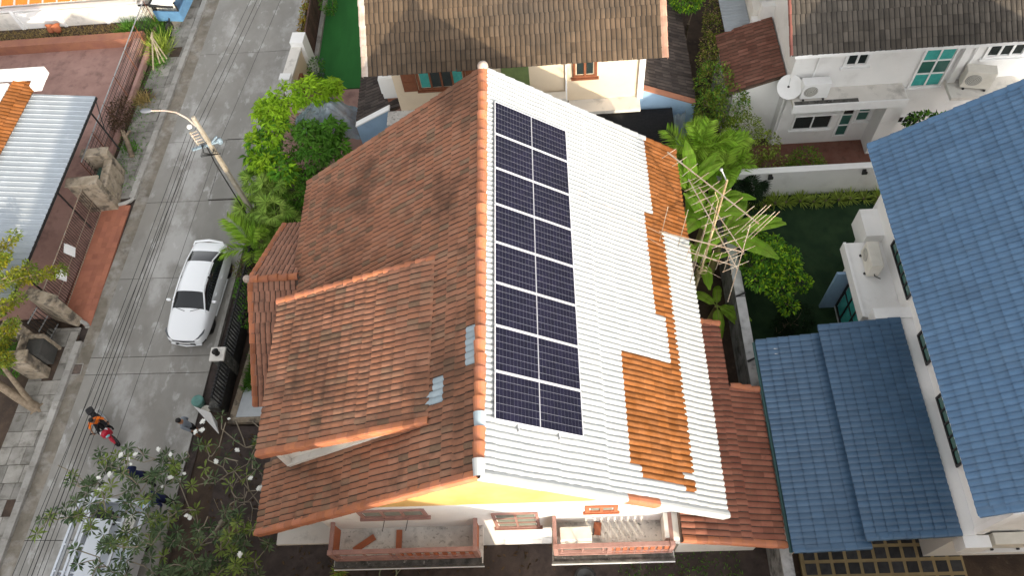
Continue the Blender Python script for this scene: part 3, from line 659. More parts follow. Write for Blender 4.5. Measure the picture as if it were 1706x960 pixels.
for x, y in ((2.95, 13.35), (6.2, 13.35), (6.2, 15.1)):
    b = MB(); b.tube([(x, y, 0), (x, y, 2.05 if y < 14 else 2.6)], .025, 6); b.build('pole', m_blackm, t)
# ---------------------------------------------------------------- white house, back right
wh = thing('white_house', 'white two-storey house with dark grey tiled roof and green windows', 'house', (16, 19, 0))
HE, HY = 5.45, 14.45; hd = Vector((0, -math.cos(R(32)), -math.sin(R(32)))); HL = 7.0; ho = Vector((9.72, HY, HE)) - hd * HL
hr = deck('front_roof', wh, ho, (1, 0, 0), hd, 12, HL - .06)
tiled_roof(hr, ho, (1, 0, 0), hd, 12, HL, [m_grey2], edge=m_gedge, nobj=280, skip=lambda u, v: u > 9.5 or v < 1.0)
deck('back_roof', wh, ho, (1, 0, 0), Vector((0, math.cos(R(32)), -math.sin(R(32)))), 12, HL, m_grey2)
rake_row(hr, ho, (9.72, HY, HE), [mat('reddish verge', (.26, .1, .08), None, 4, .8, .2)], out=(-1, 0, 0), drop=.12, wid=.06)
WY2 = 15.2
boxpart('front_wall', m_white, wh, 10.24, 24, WY2, WY2 + .2, 0, 5.9); boxpart('side_wall', m_white, wh, 10.24, 10.44, WY2 + .201, 26, 0, 5.9)
boxpart('eave_board', m_trim, wh, 9.9, 21.6, 14.5, 14.56, 5.22, 5.38)
boxpart('ledge_slab', m_whited, wh, 10.35, 14.25, 14.42, WY2 - .003, 2.9, 3.04); boxpart('ledge_edge', m_trim, wh, 10.33, 14.27, 14.36, 14.418, 2.72, 3.08)
boxpart('mouldy_patch', m_slabd, wh, 10.4, 12.6, 14.43, 14.62, 3.041, 3.046)
boxpart('ledge_slab', m_whited, wh, 15.7, 20, 14.35, WY2 - .003, 2.9, 3.05)
boxpart('pillar', m_white, wh, 13.72, 14.35, 14.5, WY2 - .004, 0, 2.9)
boxpart('pilaster', m_white, wh, 15.75, 16.0, WY2 - .14, WY2 - .003, 3.051, 5.6)
window(wh, 'y', WY2, -1, 11.9, 12.75, 4.02, 4.72, 2, 1, m_trim, m_glass, fw=.09, sill=.07)
window(wh, 'y', WY2, -1, 14.5, 15.62, 2.78, 4.75, 2, 3, m_trim, lambda i, k: m_glassg if k == 1 else m_teal, fw=.07, sill=.03)
window(wh, 'y', WY2, -1, 16.55, 17.9, 4.0, 4.72, 3, 1, m_trim, m_glass, fw=.1, sill=.05)
window(wh, 'y', WY2, -1, 10.85, 12.3, .85, 1.85, 2, 1, m_trim, m_glass, fw=.06, sill=.05); boxpart('window_hood', m_trim, wh, 10.75, 12.4, WY2 - .35, WY2 - .003, 1.93, 2.0)
window(wh, 'y', WY2, -1, 12.55, 13.05, .35, 2.2, 1, 3, m_trim, lambda i, k: m_glass if k == 2 else m_glassg, fw=.06, name='glazed_door')
window(wh, 'y', WY2, -1, 13.1, 13.62, 1.15, 2.2, 1, 2, m_trim, m_glassg, fw=.06, sill=.04)
window(wh, 'y', WY2, -1, 14.5, 15.6, .9, 1.3, 5, 1, m_trim, m_glass, fw=.04)
for x, z0, z1 in ((11.0, 3.1, 5.3), (16.2, 3.1, 5.3), (10.33, .1, 2.9)):
    b = MB(); b.tube([(x, WY2 - .05, z0), (x, WY2 - .05, z1)], .03, 8); b.build('drain_pipe', m_trim, wh)
# its brown lean-to roof and the parapets on the left
ld2 = Vector((-1.9, 0, -.75)); L2 = ld2.length; ld2.normalize()
sr = deck('side_roof', wh, (10.2, 15.5, 3.45), (0, 1, 0), ld2, 3.0, L2); tiled_roof(sr, (10.2, 15.5, 3.45), (0, 1, 0), ld2, 3.0, L2, [m_brownt], edge=m_edge, nobj=40)
boxpart('side_room', m_white, wh, 8.45, 10.238, 15.7, 18.4, 0, 2.55); b = MB(); b.prism([(8.5, 0), (10.23, 0), (10.23, 3.36), (8.5, 2.68)], -15.69, -15.56, 0, .5, Mw); b.build('side_gable', m_white, wh)
boxpart('parapet', m_white, wh, 9.75, 10.238, 18.42, 18.7, 0, 4.0); boxpart('parapet', m_whited, wh, 9.55, 9.85, 18.702, 24, 0, 3.6); boxpart('parapet', m_white, wh, 9.853, 10.236, 18.703, 24, 0, 3.2); boxpart('parapet_step', m_trim, wh, 9.5, 9.74, 18.43, 18.69, 0, 3.35)
def corrugated(name, m, par, O, a, d, L, Sl, pitch=.2, amp=.022, n_ridge=3, tint=None):
    """ribs run along d"""
    O, a, d = Vector(O), Vector(a).normalized(), Vector(d).normalized(); n = a.cross(d); n = n if n.z > 0 else -n
    xs = []; x = 0
    while x < L: xs += [(x, 0), (x + pitch * .74, 0), (x + pitch * .8, amp), (x + pitch * .93, amp)]; x += pitch
    xs = [(min(q, L), z) for q, z in xs] + [(L, 0)]
    v = [tuple(O + a * q + n * z) for q, z in xs] + [tuple(O + a * q + n * z + d * Sl) for q, z in xs]; m_ = len(xs)
    b = MB(); b.add(v, [(i, i + 1, m_ + i + 1, m_ + i) for i in range(m_ - 1)])
    o = b.build(name, m, par); s = o.modifiers.new('thick', 'SOLIDIFY'); s.thickness = .008; return o
m_sheet = mat('pale corrugated sheet', (.36, .40, .44), (.32, .355, .39), 1.3, .75, 0, [((.25, .27, .29), 3, .6, .85, .5), ((.6, .62, .64), 1.8, .6, .8, .4)], .05, 30)
corrugated('sheet_roof', m_sheet, wh, (8.55, 18.4, 2.95), (0, 1, 0), Vector((1, 0, .04)), 6, .98, pitch=.17)
ac_unit('boxy white air conditioner on the ledge beside the satellite dish', (11.05, 14.83, 3.05), 0, (.95, .36, .7), m_trim)
ac_unit('cream air conditioner on the white ledge right of the tall green window', (16.55, 14.85, 3.06), R(-12), (.95, .4, .75))
t = thing('satellite_dish', 'round white satellite dish on the corner of the white house', 'satellite dish', (10.22, 15.0, 3.0))
Md = Matrix.Translation((0, -.05, .45)) @ Matrix.Rotation(R(-28), 4, 'Y') @ Matrix.Rotation(R(38), 4, 'X')
b = MB(); b.lathe([(.001, -.11), (.15, -.10), (.3, -.062), (.42, 0), (.435, .004), (.42, -.02), (.3, -.08), (.001, -.13)], n=26, M=Md); b.build('dish', m_trim, t, local=True)
b = MB()
for q in (1.2,): b.tube([Md @ Vector((.3 * math.cos(q), .3 * math.sin(q), -.06)), Md @ Vector((0, 0, .38))], .008, 5)
b.build('feed_arm', m_steel, t, local=True)
b = MB(); b.lathe([(.001, .36), (.04, .36), (.04, .44), (.001, .44)], n=10, M=Md); b.build('receiver', m_acd, t, local=True)
b = MB(); b.tube([(0, .12, -.3), (0, .1, .2), Md @ Vector((0, 0, -.12))], .025, 7); b.build('mast', m_steel, t, local=True)
# ---------------------------------------------------------------- blue roofed house, right
uh = thing('blue_roofed_house', 'white house with large blue tiled roof and lower blue lean-to roofs', 'house', (14, 5, 0))
ud = Vector((-math.cos(R(35)), 0, -math.sin(R(35)))); UL = 6.6; uo = Vector((11.02, -.55, 6.0)) - ud * UL
ur = deck('main_roof', uh, uo, (0, 1, 0), ud, 10.68, UL - .05, m_blue)
tiled_roof(ur, uo, (0, 1, 0), ud, 10.68, UL, [m_blue], edge=m_bedge, e=.30, nobj=190, jit=.3, px=1.1, amp=.042, lift=.036, valley=False, skip=lambda u, v: v < 1.6)
deck('far_roof', uh, uo, (0, 1, 0), Vector((math.cos(R(35)), 0, -math.sin(R(35)))), 10.68, UL, m_blue)
for yy, s in ((10.13, 1), (-.55, -1)): rake_row(ur, Vector((uo.x, yy, uo.z)), (11.02, yy, 6.0), [m_blue], out=(0, s, 0), drop=.1, wid=.2)
boxpart('eave_board', m_trim, uh, 11.06, 11.11, -.5, 10.08, 5.78, 5.95)
boxpart('left_wall', m_white, uh, 12.0, 12.2, -.3, 9.9, 0, 6.45)
boxpart('front_wall', m_white, uh, 12.201, 21, -.3, -.1, 0, 6.4); boxpart('rear_wall', m_white, uh, 12.201, 21, 9.7, 9.9, 0, 6.4)
for y0, y1, c in ((6.25, 8.15, 5), (4.15, 5.1, 2), (1.25, 3.2, 5)):
    window(uh, 'x', 12.0, -1, y0, y1, 3.60, 5.0, c, 2, m_bframe, m_glassg, fw=.06, out=.01)
boxpart('flat_roof', m_white, uh, 10.9, 11.998, 6.05, 8.68, 2.75, 3.0); boxpart('flat_roof_parapet', m_trim, uh, 10.82, 10.898, 6.05, 8.68, 2.66, 3.06)
boxpart('step_block', m_white, uh, 11.45, 11.998, 8.683, 9.7, 2.5, 3.35)
boxpart('bay_wall', m_white, uh, 11.2, 11.998, 6.1, 8.5, 0, 2.749); window(uh, 'x', 11.2, -1, 6.3, 7.9, .3, 2.4, 3, 2, m_bframe, m_teal, fw=.07)
boxpart('bay_cheek', m_ltblue, uh, 10.7, 11.18, 7.95, 8.05, 0, 2.3)
boxpart('gutter_slab', m_white, uh, 11.66, 11.998, -.45, 5.7, 3.2, 3.52); boxpart('gutter_return', m_trim, uh, 10.95, 11.998, 5.702, 6.04, 3.1, 3.58)
boxpart('gutter_end', m_trim, uh, 11.66, 12.3, -.75, -.452, 2.9, 3.50); boxpart('end_pier', m_trim, uh, 11.95, 12.18, -.43, -.302, 3.521, 5.6)
boxpart('front_slab', m_white, uh, 11.85, 20, -.74, -.302, 2.5, 2.74)
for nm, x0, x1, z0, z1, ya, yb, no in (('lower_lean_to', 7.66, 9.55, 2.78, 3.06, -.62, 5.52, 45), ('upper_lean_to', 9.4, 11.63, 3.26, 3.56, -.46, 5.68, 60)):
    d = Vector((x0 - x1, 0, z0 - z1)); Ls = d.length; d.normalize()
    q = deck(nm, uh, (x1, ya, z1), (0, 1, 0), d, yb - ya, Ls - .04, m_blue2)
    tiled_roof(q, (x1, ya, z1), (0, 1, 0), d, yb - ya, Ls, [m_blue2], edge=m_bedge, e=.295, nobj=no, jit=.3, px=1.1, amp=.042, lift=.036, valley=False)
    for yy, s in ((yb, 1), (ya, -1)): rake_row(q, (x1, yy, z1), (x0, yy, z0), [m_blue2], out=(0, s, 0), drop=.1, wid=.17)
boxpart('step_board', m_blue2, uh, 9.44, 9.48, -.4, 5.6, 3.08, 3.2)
boxpart('side_wall', m_cream, uh, 7.95, 8.1, -.3, 5.3, 0, 2.66); b = MB(); b.tube([(7.6, -.6, 2.68), (7.6, 5.5, 2.70)], .05, 8); b.build('gutter', mat('green gutter', (.05, .12, .12), None, rough=.5), uh)
boxpart('carport_back_wall', m_white, uh, 8.101, 11.99, 5.0, 5.2, 0, 2.9)
b = MB(); b.lathe([(.3, .78), (.001, .80)], (11.0, -.35, 0), 4); 
ac_unit('cream air conditioner on the flat white roof of the blue-roofed house', (11.42, 7.85, 3.0), R(-92), (.9, .36, .6))
ac_unit('cream air conditioner below the front edge of the big blue roof', (12.95, -.14 - .36, 2.75), R(180), (.9, .3, .5))
# ---------------------------------------------------------------- walls round the right garden
t = thing('boundary_wall', 'mouldy grey boundary wall between the lean-to and the blue-roofed house', 'wall', (7.7, 5, 0))
for i, (y0, y1) in enumerate(((-6, -1.2), (-1.16, 3.2), (3.24, 7.6), (7.64, 12.6))):
    boxpart('wall_panel', m_bound, t, 7.58, 7.76, y0, y1, 0, 1.72); boxpart('coping', mat('pale wall coping', (.5, .5, .5), (.36, .36, .36), 3, .9, 0, [((.06, .06, .06), 3, .55, .75, .7)], .2) if i == 0 else bpy.data.materials['pale wall coping'], t, 7.54, 7.84, y0, y1, 1.721, 1.78)
for y in (-1.2, 1.1, 3.2, 5.3, 7.6, 9.8): 
    b = MB(); b.bar((7.55, y, 1.80), (7.86, y + .12, 1.82), .05, .05); b.build('bracket', m_blackm, t)
t = thing('garden_wall', 'smooth white garden wall behind the row of strap-leaved plants', 'wall', (11, 12.85, 0))
boxpart('wall_face', m_white, t, 7.8, 14.6, 12.78, 12.95, 0, 1.42); boxpart('coping', m_trim, t, 7.78, 14.62, 12.74, 12.99, 1.421, 1.47)
for x in (9.6, 12.9):
    b = MB(); b.box(x - .06, x + .06, 12.66, 12.739, 1.28, 1.40); b.box(x - .09, x + .09, 12.6, 12.66, 1.26, 1.36); b.build('wall_lamp', m_blackm, t)
# stepping pavers beside the blue lean-to
pt = structure('paver_patio', (10.8, -.8, 0))
strip('paver_bed', mat('yellow sand joint', (.36, .28, .15), (.3, .23, .12), 3, .95, 0, None, .3), [(8.5, -4), (13.1, -4), (13.1, .6), (8.5, .6)], -.09, .03, pt)
mp_ = mat('black granite paver', (.03, .03, .034), (.05, .05, .052), 6, .7, .3, None, .2)
for i in range(11):
    for j in range(9): 
        x, y = 8.62 + i * .41, -3.2 + j * .41
        strip('paver', mp_, [(x, y), (x + .31, y), (x + .31, y + .31), (x, y + .31)], .0, .045 + random.uniform(0, .004), pt, tint=random.random())
# ---------------------------------------------------------------- left plot: carport house, fence, gates
lh = thing('carport_house', 'house with a pale corrugated carport roof and orange tile edge', 'house', (-19, 14, 0))
corrugated('carport_roof', m_sheet, lh, (-16.78, 8.4, 2.52), (.065, 1, 0), Vector((-1, .06, .07)), 9.2, 3.3, pitch=.235, amp=.024)
for p, q in (((-16.8, 8.4, 2.44), (-16.2, 17.6, 2.44)), ((-16.2, 17.55, 2.46), (-18.9, 17.75, 2.66)), ((-17.6, 8.5, 2.5), (-17.0, 17.6, 2.5))):
    b = MB(); b.bar(p, q, .06, .1); b.build('carport_beam', m_blackm, lh)
for p in ((-16.3, 16.9), (-16.55, 13.0), (-16.7, 9.4)):
    b = MB(); b.tube([(p[0], p[1], 0), (p[0], p[1], 2.4)], .035, 8); b.build('carport_post', m_blackm, lh)
b = MB(); b.bar((-16.22, 17.5, 2.42), (-15.75, 16.2, 1.9), .03); b.build('awning_stay', m_blackm, lh)
od = Vector((1, 0, -.45)).normalized(); tr = deck('orange_roof', lh, (-20.5, 8, 3.12), (.11, 1, 0), od, 10.3, .8)
tiled_roof(tr, (-20.5, 8, 3.12), (.11, 1, 0), od, 10.3, .8, [m_orange], edge=m_orange, nobj=60, jit=.8)
boxpart('gutter_box', m_trim, lh, -23, -18.0, 18.1, 18.45, 3.1, 3.45); boxpart('gutter_arm', m_trim, lh, -18.35, -18.02, 17.5, 18.098, 3.1, 3.4); boxpart('house_wall', m_white, lh, -28, -19.3, 8.2, 17.9, 0, 3.0)
b = MB(); b.prism([(-25, 8), (-20.55, 8), (-19.45, 17.9), (-25, 18.05)], 3.14, 3.22); b.build('white_canopy', m_trim, lh)
t = thing('low_garden_wall', 'low orange brown wall along the end and side of the red yard', 'wall', (-19, 23.4, 0))
boxpart('end_wall', m_redw, t, -28, -16.6, 23.1, 23.55, 0, .5); 
b = MB(); b.prism([(-17.0, 14.9), (-16.72, 14.9), (-16.62, 23.098), (-16.95, 23.098)], 0, .5); b.build('side_wall', m_yard, t)
t = thing('white_boundary_wall', 'white boundary wall below the orange roof', 'wall', (-20, 24.8, 0))
x = -27.0
for i in range(5):
    boxpart('wall_panel', m_whited if i % 2 else m_white, t, x, x + 1.92, 24.75, 24.88, 0, 1.0); boxpart('wall_post', m_trim, t, x + 1.921, x + 2.079, 24.7, 24.93, 0, 1.1); x += 2.08
boxpart('coping', m_trim, t, -27, -16.9, 24.72, 24.94, 1.101, 1.16)
t = thing('ribbed_panel', 'pale ribbed metal panel fence between the white wall and the vehicle', 'fence', (-16, 24.6, 0))
for i in range(13):
    b = MB(); xx = -16.75 + i * .125; b.box(xx, xx + .105, 24.55, 24.58, .1, 1.05); b.build('slat', m_ac, t)
b = MB(); b.bar((-16.8, 24.57, 1.08), (-15.1, 24.57, 1.08), .06); b.bar((-16.8, 24.57, .07), (-15.1, 24.57, .07), .05); b.build('frame', m_blackm, t)
oh = thing('orange_roofed_building', 'bright orange sheet roof with pale joint strips, top left corner', 'building', (-20, 27, 0))
od2 = Vector((0, -math.cos(R(12)), -math.sin(R(12)))); m_or = mat('bright orange sheet', (.62, .17, .025), (.66, .2, .03), 3, .6, .1)
corrugated('orange_sheet', m_or, oh, (-27, 29.5, 2.45), (1, 0, 0), od2, 11.9, 4.85, pitch=.09, amp=.012).rotation_euler = (0, 0, 0)
for i in range(17):
    xx = -26.6 + i * .68; b = MB(); b.bar((xx - .35, 29.4, 2.45), (xx, 24.75, 1.475), .07, .05); b.build('joint_strip', m_coat, oh)
b = MB(); b.bar((-20.5, 25.4, 1.6), (-18.2, 25.55, 1.62), .09, .06); b.build('cross_strip', m_coat, oh)
boxpart('building_wall', m_white, oh, -27, -15.4, 25.2, 29.4, 0, 1.38)
# front wire fence of the left plot
t = thing('wire_fence', 'low red based fence with thin steel posts along the left pavement', 'fence', (-16.3, 19, 0))
def fx(y): return -16.62 + .045 * (y - 15)
b = MB(); b.prism([(fx(14.9) - .08, 14.95), (fx(14.9) + .08, 14.95), (fx(24) + .08, 24.2), (fx(24) - .08, 24.2)], 0, .3); b.build('fence_base', m_yard, t)
for z in (.72, .95, 1.18, 1.4, 1.6):
    b = MB(); b.bar((fx(15.0), 15.0, z), (fx(24.2), 24.2, z), .014 if z < 1.5 else .035); b.build('rail', m_blackm if z < 1.5 else m_steel, t)
y = 15.0
while y < 24.3:
    b = MB(); b.tube([(fx(y), y, .45), (fx(y), y, 1.64)], .02, 6); b.build('post', m_brownw, t)
    y += 1.53
y = 15.1; b = MB()
while y < 24.2: b.tube([(fx(y), y, .46), (fx(y), y, 1.58)], .006, 4, cap=False); y += .14
b.build('pickets', m_blackm, t)['kind'] = 'stuff'
t = thing('front_wall', 'stone capped gatepost wall with a green planter at the pavement', 'wall', (-16.0, 14.4, 0))
def postblk(par, x, y, rz, w, d, h, m=m_post):
    q = MB(); M = Matrix.Translation((x, y, 0)) @ Matrix.Rotation(rz, 4, 'Z')
    q.box(-w / 2, w / 2, -d / 2, d / 2, 0, h, 0, .5, M); q.build('pillar', m, par, bevel=.03)
    q = MB(); q.box(-w / 2 - .05, w / 2 + .05, -d / 2 - .05, d / 2 + .05, h + .001, h + .1, 0, .7, M); q.build('cap', m, par, bevel=.03)
postblk(t, -16.25, 15.55, .06, 1.0, .3, 1.5); postblk(t, -16.22, 13.95, .06, 1.15, .34, 1.7)
postblk(t, -15.78, 14.75, .06, .22, 1.25, 1.15)
boxpart('planter_box', mat('green plaque', (.05, .16, .12), (.08, .12, .09), 7, .6, 0, [((.25, .25, .2), 9, .6, .75, .8)]), t, -16.35, -15.95, 14.2, 15.3, 0, .9)
t = thing('gate_pillar', 'weathered stone pillar at the near end of the sliding gate', 'gate pillar', (-16.3, 8.9, 0)); postblk(t, -16.35, 8.9, -.35, 1.15, .34, 1.7)
t = thing('gate_pillar', 'pale stone pillar at the far side of the small footgate', 'gate pillar', (-17, 7.9, 0)); postblk(t, -17.05, 7.75, -.2, .6, .32, 1.75, m_post); postblk(t, -16.75, 6.7, .05, .7, .4, 1.45)
boxpart('plaque', mat('dark grey panel', (.07, .065, .06), (.05, .05, .045), 4, .8), t, -16.75, -16.2, 6.95, 7.55, .3, 1.15); boxpart('plaque_frame', m_post, t, -16.82, -16.761, 6.95, 7.6, .2, 1.5)
boxpart('plaque_edge', m_post, t, -16.8, -16.15, 7.56, 7.66, .2, 1.3)
t = thing('sliding_gate', 'brown sliding steel gate across the red driveway apron', 'gate', (-16.4, 11.5, 0))
for z, w in ((.12, .03), (.75, .022), (1.55, .03)):
    b = MB(); b.bar((-16.5, 9.1, z), (-16.28, 13.8, z), w); b.build('rail', m_rust, t)
for i in range(44):
    s = i / 43; x, y = -16.5 + .22 * s, 9.1 + 4.7 * s
    b = MB(); b.bar((x, y, .13), (x, y, 1.54), .018); b.build('bar', mat('dark brown steel', (.06, .035, .028), None, rough=.6) if i == 0 else bpy.data.materials['dark brown steel'], t)
for y, z, s, l in ((11.25, 1.3, .5, 'upper'), (10.2, 1.28, .42, 'lower')):
    o = MB().box(-.012, .012, -.2, .2, -.26, .26).build('paper_notice', m_trim, None); o.location = (-16.27 + .047 * (y - 12.5), y, z - .2); o.rotation_euler = (R(9), R(-14), R(6)); tag(o, 'white sheet hanging on the brown sliding gate, the ' + l + ' one', 'notice')
t = thing('foot_gate', 'small steel footgate beside the stone pillar on the left', 'gate', (-16.7, 8.3, 0))
for z in (.15, .8, 1.45):
    b = MB(); b.bar((-16.75, 8.0, z), (-16.6, 8.65, z), .035); b.build('rail', m_steel, t)
for i in range(6):
    b = MB(); x = -16.75 + .03 * i; y = 8.0 + .13 * i; b.bar((x, y, .1), (x, y, 1.5), .022); b.build('bar', m_blackm, t)
# ---------------------------------------------------------------- right side of the street
t = thing('street_fence', 'black iron fence on a dark mouldy base wall in front of the tiled house', 'fence', (-9.9, 8, 0))
def rx(y): return sx(y, 'R') + .66
b = MB(); b.prism([(rx(5.0) - .12, 5.0), (rx(5.0) + .28, 5.0), (rx(10.9) + .28, 10.9), (rx(10.9) - .12, 10.9)], 0, .42); b.build('base_wall', m_slabd, t)
b = MB(); b.prism([(rx(5.0) + .285, 5.0), (rx(5.0) + .40, 5.0), (rx(10.9) + .40, 10.9), (rx(10.9) + .285, 10.9)], 0, .6); b.build('upstand', m_blackm, t)
for z in (.55, 1.3):
    b = MB(); b.bar((rx(5.0) + .36, 5.0, z), (rx(10.9) + .36, 10.9, z), .06); b.build('rail', m_blackm, t)
n = 46
for i in range(n):
    y = 5.05 + 5.8 * i / (n - 1); b = MB(); b.bar((rx(y) + .36, y, .5), (rx(y) + .36, y, 1.38), .03, .05); b.build('bar', m_blackm, t)
t = thing('gate_post', 'square white topped fence post with a small black lamp by the street', 'gate post', (-9.95, 7.1, 0))
boxpart('post', m_slabd, t, -9.9, -9.5, 6.35, 6.75, 0, 1.3); boxpart('cap', m_whited, t, -9.95, -9.45, 6.3, 6.8, 1.301, 1.4, bevel=.02)
b = MB(); b.lathe([(.001, 0), (.1, 0), (.06, .05), (.05, .16), (.12, .18), (.02, .27), (.001, .28)], (-9.7, 6.55, 1.401), 10); b.build('lamp', m_blackm, t)
t = thing('green_pot', 'round green glazed plant pot at the fence end by the street', 'plant pot', (-10.58, 5.3, 0))
b = MB(); b.lathe([(.001, .42), (.12, .42), (.17, .43), (.21, .41), (.2, .3), (.14, .02), (.001, .0)], n=18); b.build('bowl', mat('green glaze', (.12, .28, .24), (.09, .2, .18), 6, .4), t, local=True)
t = thing('small_basin', 'small pale bowl on the ground next to the green pot', 'bowl', (-10.35, 5.05, 0))
b = MB(); b.lathe([(.001, .06), (.1, .08), (.15, .16), (.17, .16), (.12, .0), (.001, 0)], n=16); b.build('bowl', m_ac, t, local=True)
t = thing('leaning_board', 'white triangular board leaning at the end of the iron fence', 'board', (-10.0, 4.7, 0))
b = MB(); b.mixed([(-10.35, 4.85, 1.0), (-9.75, 4.62, .95), (-9.7, 4.15, .25), (-9.85, 4.6, .2), (-10.35, 4.85, 1.03), (-9.75, 4.62, .98), (-9.67, 4.15, .28), (-9.85, 4.6, .23)], [(0, 1, 2, 3), (7, 6, 5, 4), (0, 4, 5, 1), (1, 5, 6, 2), (2, 6, 7, 3), (3, 7, 4, 0)]); b.build('board', m_trim, t)
t = thing('white_gate_column', 'white street wall column with rust stains beside the croton hedge', 'gate column', (-8.6, 19.5, 0))
b = MB(); b.prism([(-8.95, 18.5), (-8.62, 18.45), (-8.4, 20.6), (-8.72, 20.65)], 0, 1.8); b.build('column', m_cream, t)
b = MB(); b.prism([(-9.0, 18.42), (-8.56, 18.38), (-8.34, 20.66), (-8.78, 20.72)], 1.801, 1.9); b.build('cap', m_whited, t)
b = MB(); b.prism([(-8.8, 20.3), (-8.25, 20.25), (-8.2, 20.85), (-8.75, 20.9)], 0, 2.15); b.build('pier', m_white, t)
b = MB(); b.prism([(-9.05, 18.4), (-8.6, 18.36), (-8.57, 18.7), (-9.02, 18.74)], 0, 2.0); b.build('pier', m_white, t)
boxpart('meter_box', mat('rusty box', (.26, .1, .05), (.16, .07, .04), 8, .8), t, -8.55, -8.4, 18.7, 19.4, .5, 1.3)
t = thing('back_fence', 'dark brown slatted fence behind the croton hedge', 'fence', (-8.6, 24, 0))
y = 21.0
while y < 29:
    b = MB(); b.box(-8.62, -8.55, y, y + .22, 0, 1.35, 0, random.random()); b.build('board', mat('old brown board', (.11, .06, .045), (.07, .04, .03), 4, .9, .3) if y == 21.0 else bpy.data.materials['old brown board'], t)
    y += .24
strip('turf_edge', m_kerb, [(-8.5, 20.9), (-8.32, 20.9), (-8.32, 40), (-8.5, 40)], -.05, .18)
# ---------------------------------------------------------------- unseen neighbour houses out of frame, added and sized to shade street and low roof
def neighbour(x0, x1, y0, y1, zr, ze, lbl, m):
    t = thing('tiled_house', lbl, 'house', ((x0 + x1) / 2, (y0 + y1) / 2, 0)); xm = (x0 + x1) / 2
    boxpart('walls', m_cream, t, x0 + .7, x1 - .7, y0 + .5, y1 - .5, 0, ze + .3)
    b = MB(); b.prism([(x0 + .7, ze + .3), (x1 - .7, ze + .3), (xm, zr - .25)], -(y1 - .5), -(y0 + .5), 0, .5, Mw); b.build('gables', m_cream, t)
    for s, xe in ((-1, x0), (1, x1)):
        d = Vector((xe - xm, 0, ze - zr)); L = d.length; d.normalize()
        b = MB(); slab_plane(b, (xm, y0, zr), (0, 1, 0), d, y1 - y0, L, .12); q = b.build('roof', m, t); tiled_roof(q, (xm, y0, zr), (0, 1, 0), d, y1 - y0, L, [m], w=.33, e=.36, nobj=0, jit=.8)
neighbour(-11.5, 2.6, -19, -3.4, 10.0, 5.0, 'unseen tiled neighbour house added for shade on the near side, left, opposite the front gable', m_claylow)
neighbour(7.6, 21.4, -20, -4.2, 8.9, 4.6, 'unseen tiled neighbour house added for shade on the near side, right, beyond the paver patio', m_brownt)
neighbour(-13.0, 1.0, -37, -22, 10.5, 5.2, 'unseen tiled neighbour house added for shade in the second row beyond', m_grey)
# ---------------------------------------------------------------- white sedan
m_carw = mat('white car paint', (.88, .90, .92), None, rough=.25, spec=.5, coat=.6)
m_tyre = mat('tyre rubber', (.018, .018, .018), None, rough=.85); m_rim = mat('alloy rim', (.12, .12, .13), None, rough=.35, metal=.7)
m_cglass = mat('tinted car glass', (.012, .014, .018), None, rough=.06, spec=.8)
m_lamp = mat('headlamp', (.10, .11, .12), None, rough=.1, spec=.8); m_red = mat('red lamp', (.45, .02, .015), None, rough=.2)
def subsurf_split(b, mats, levels=2):
    """Subdivides a cage and returns one MB per material slot."""
    o = b.build('cage', mats); mo = o.modifiers.new('s', 'SUBSURF'); mo.levels = levels; mo.render_levels = levels
    dg = bpy.context.evaluated_depsgraph_get(); me = bpy.data.meshes.new_from_object(o.evaluated_get(dg))
    co = np.zeros(len(me.vertices) * 3); me.vertices.foreach_get('co', co); co = co.reshape(-1, 3)
    out = {}
    for p in me.polygons: out.setdefault(p.material_index, []).append(tuple(p.vertices))
    bpy.data.objects.remove(o); res = {}
    for mi, fs in out.items():
        fs = [f for f in fs if len(f) == 4]; used = sorted({i for f in fs for i in f}); mp = {i: n for n, i in enumerate(used)}
        q = MB(); q.add(co[used], [tuple(mp[i] for i in f) for f in fs], 0, .5, True); res[mi] = q
    return res
def wheel(par, x, y, r=.32, w=.21):
    b = MB(); M = Matrix.Translation((x, y, r)) @ Matrix.Rotation(PI / 2, 4, 'Y')
    b.lathe([(r * .62, -w / 2), (r * .93, -w / 2), (r, -w / 2 + .03), (r, w / 2 - .03), (r * .93, w / 2), (r * .62, w / 2)], n=22, M=M); t_ = b.build('wheel', m_tyre, par, local=True)
    b = MB(); s = 1 if x > 0 else -1
    for q in range(5):
        a = q * 2 * PI / 5; M2 = M @ Matrix.Rotation(a, 4, 'Z'); b.box(.04, r * .64, -.035, .035, s * (w / 2 - .05), s * (w / 2 - .02), 0, .5, M2)
    b.lathe([(.001, s * (w / 2 - .02)), (.06, s * (w / 2 - .015)), (.07, s * (w / 2 - .06))], n=10, M=M); b.lathe([(r * .56, s * (w / 2 - .01)), (r * .64, s * (w / 2)), (r * .64, -s * w / 2)], n=22, M=M)
    b.build('rim', m_rim, t_, local=True)
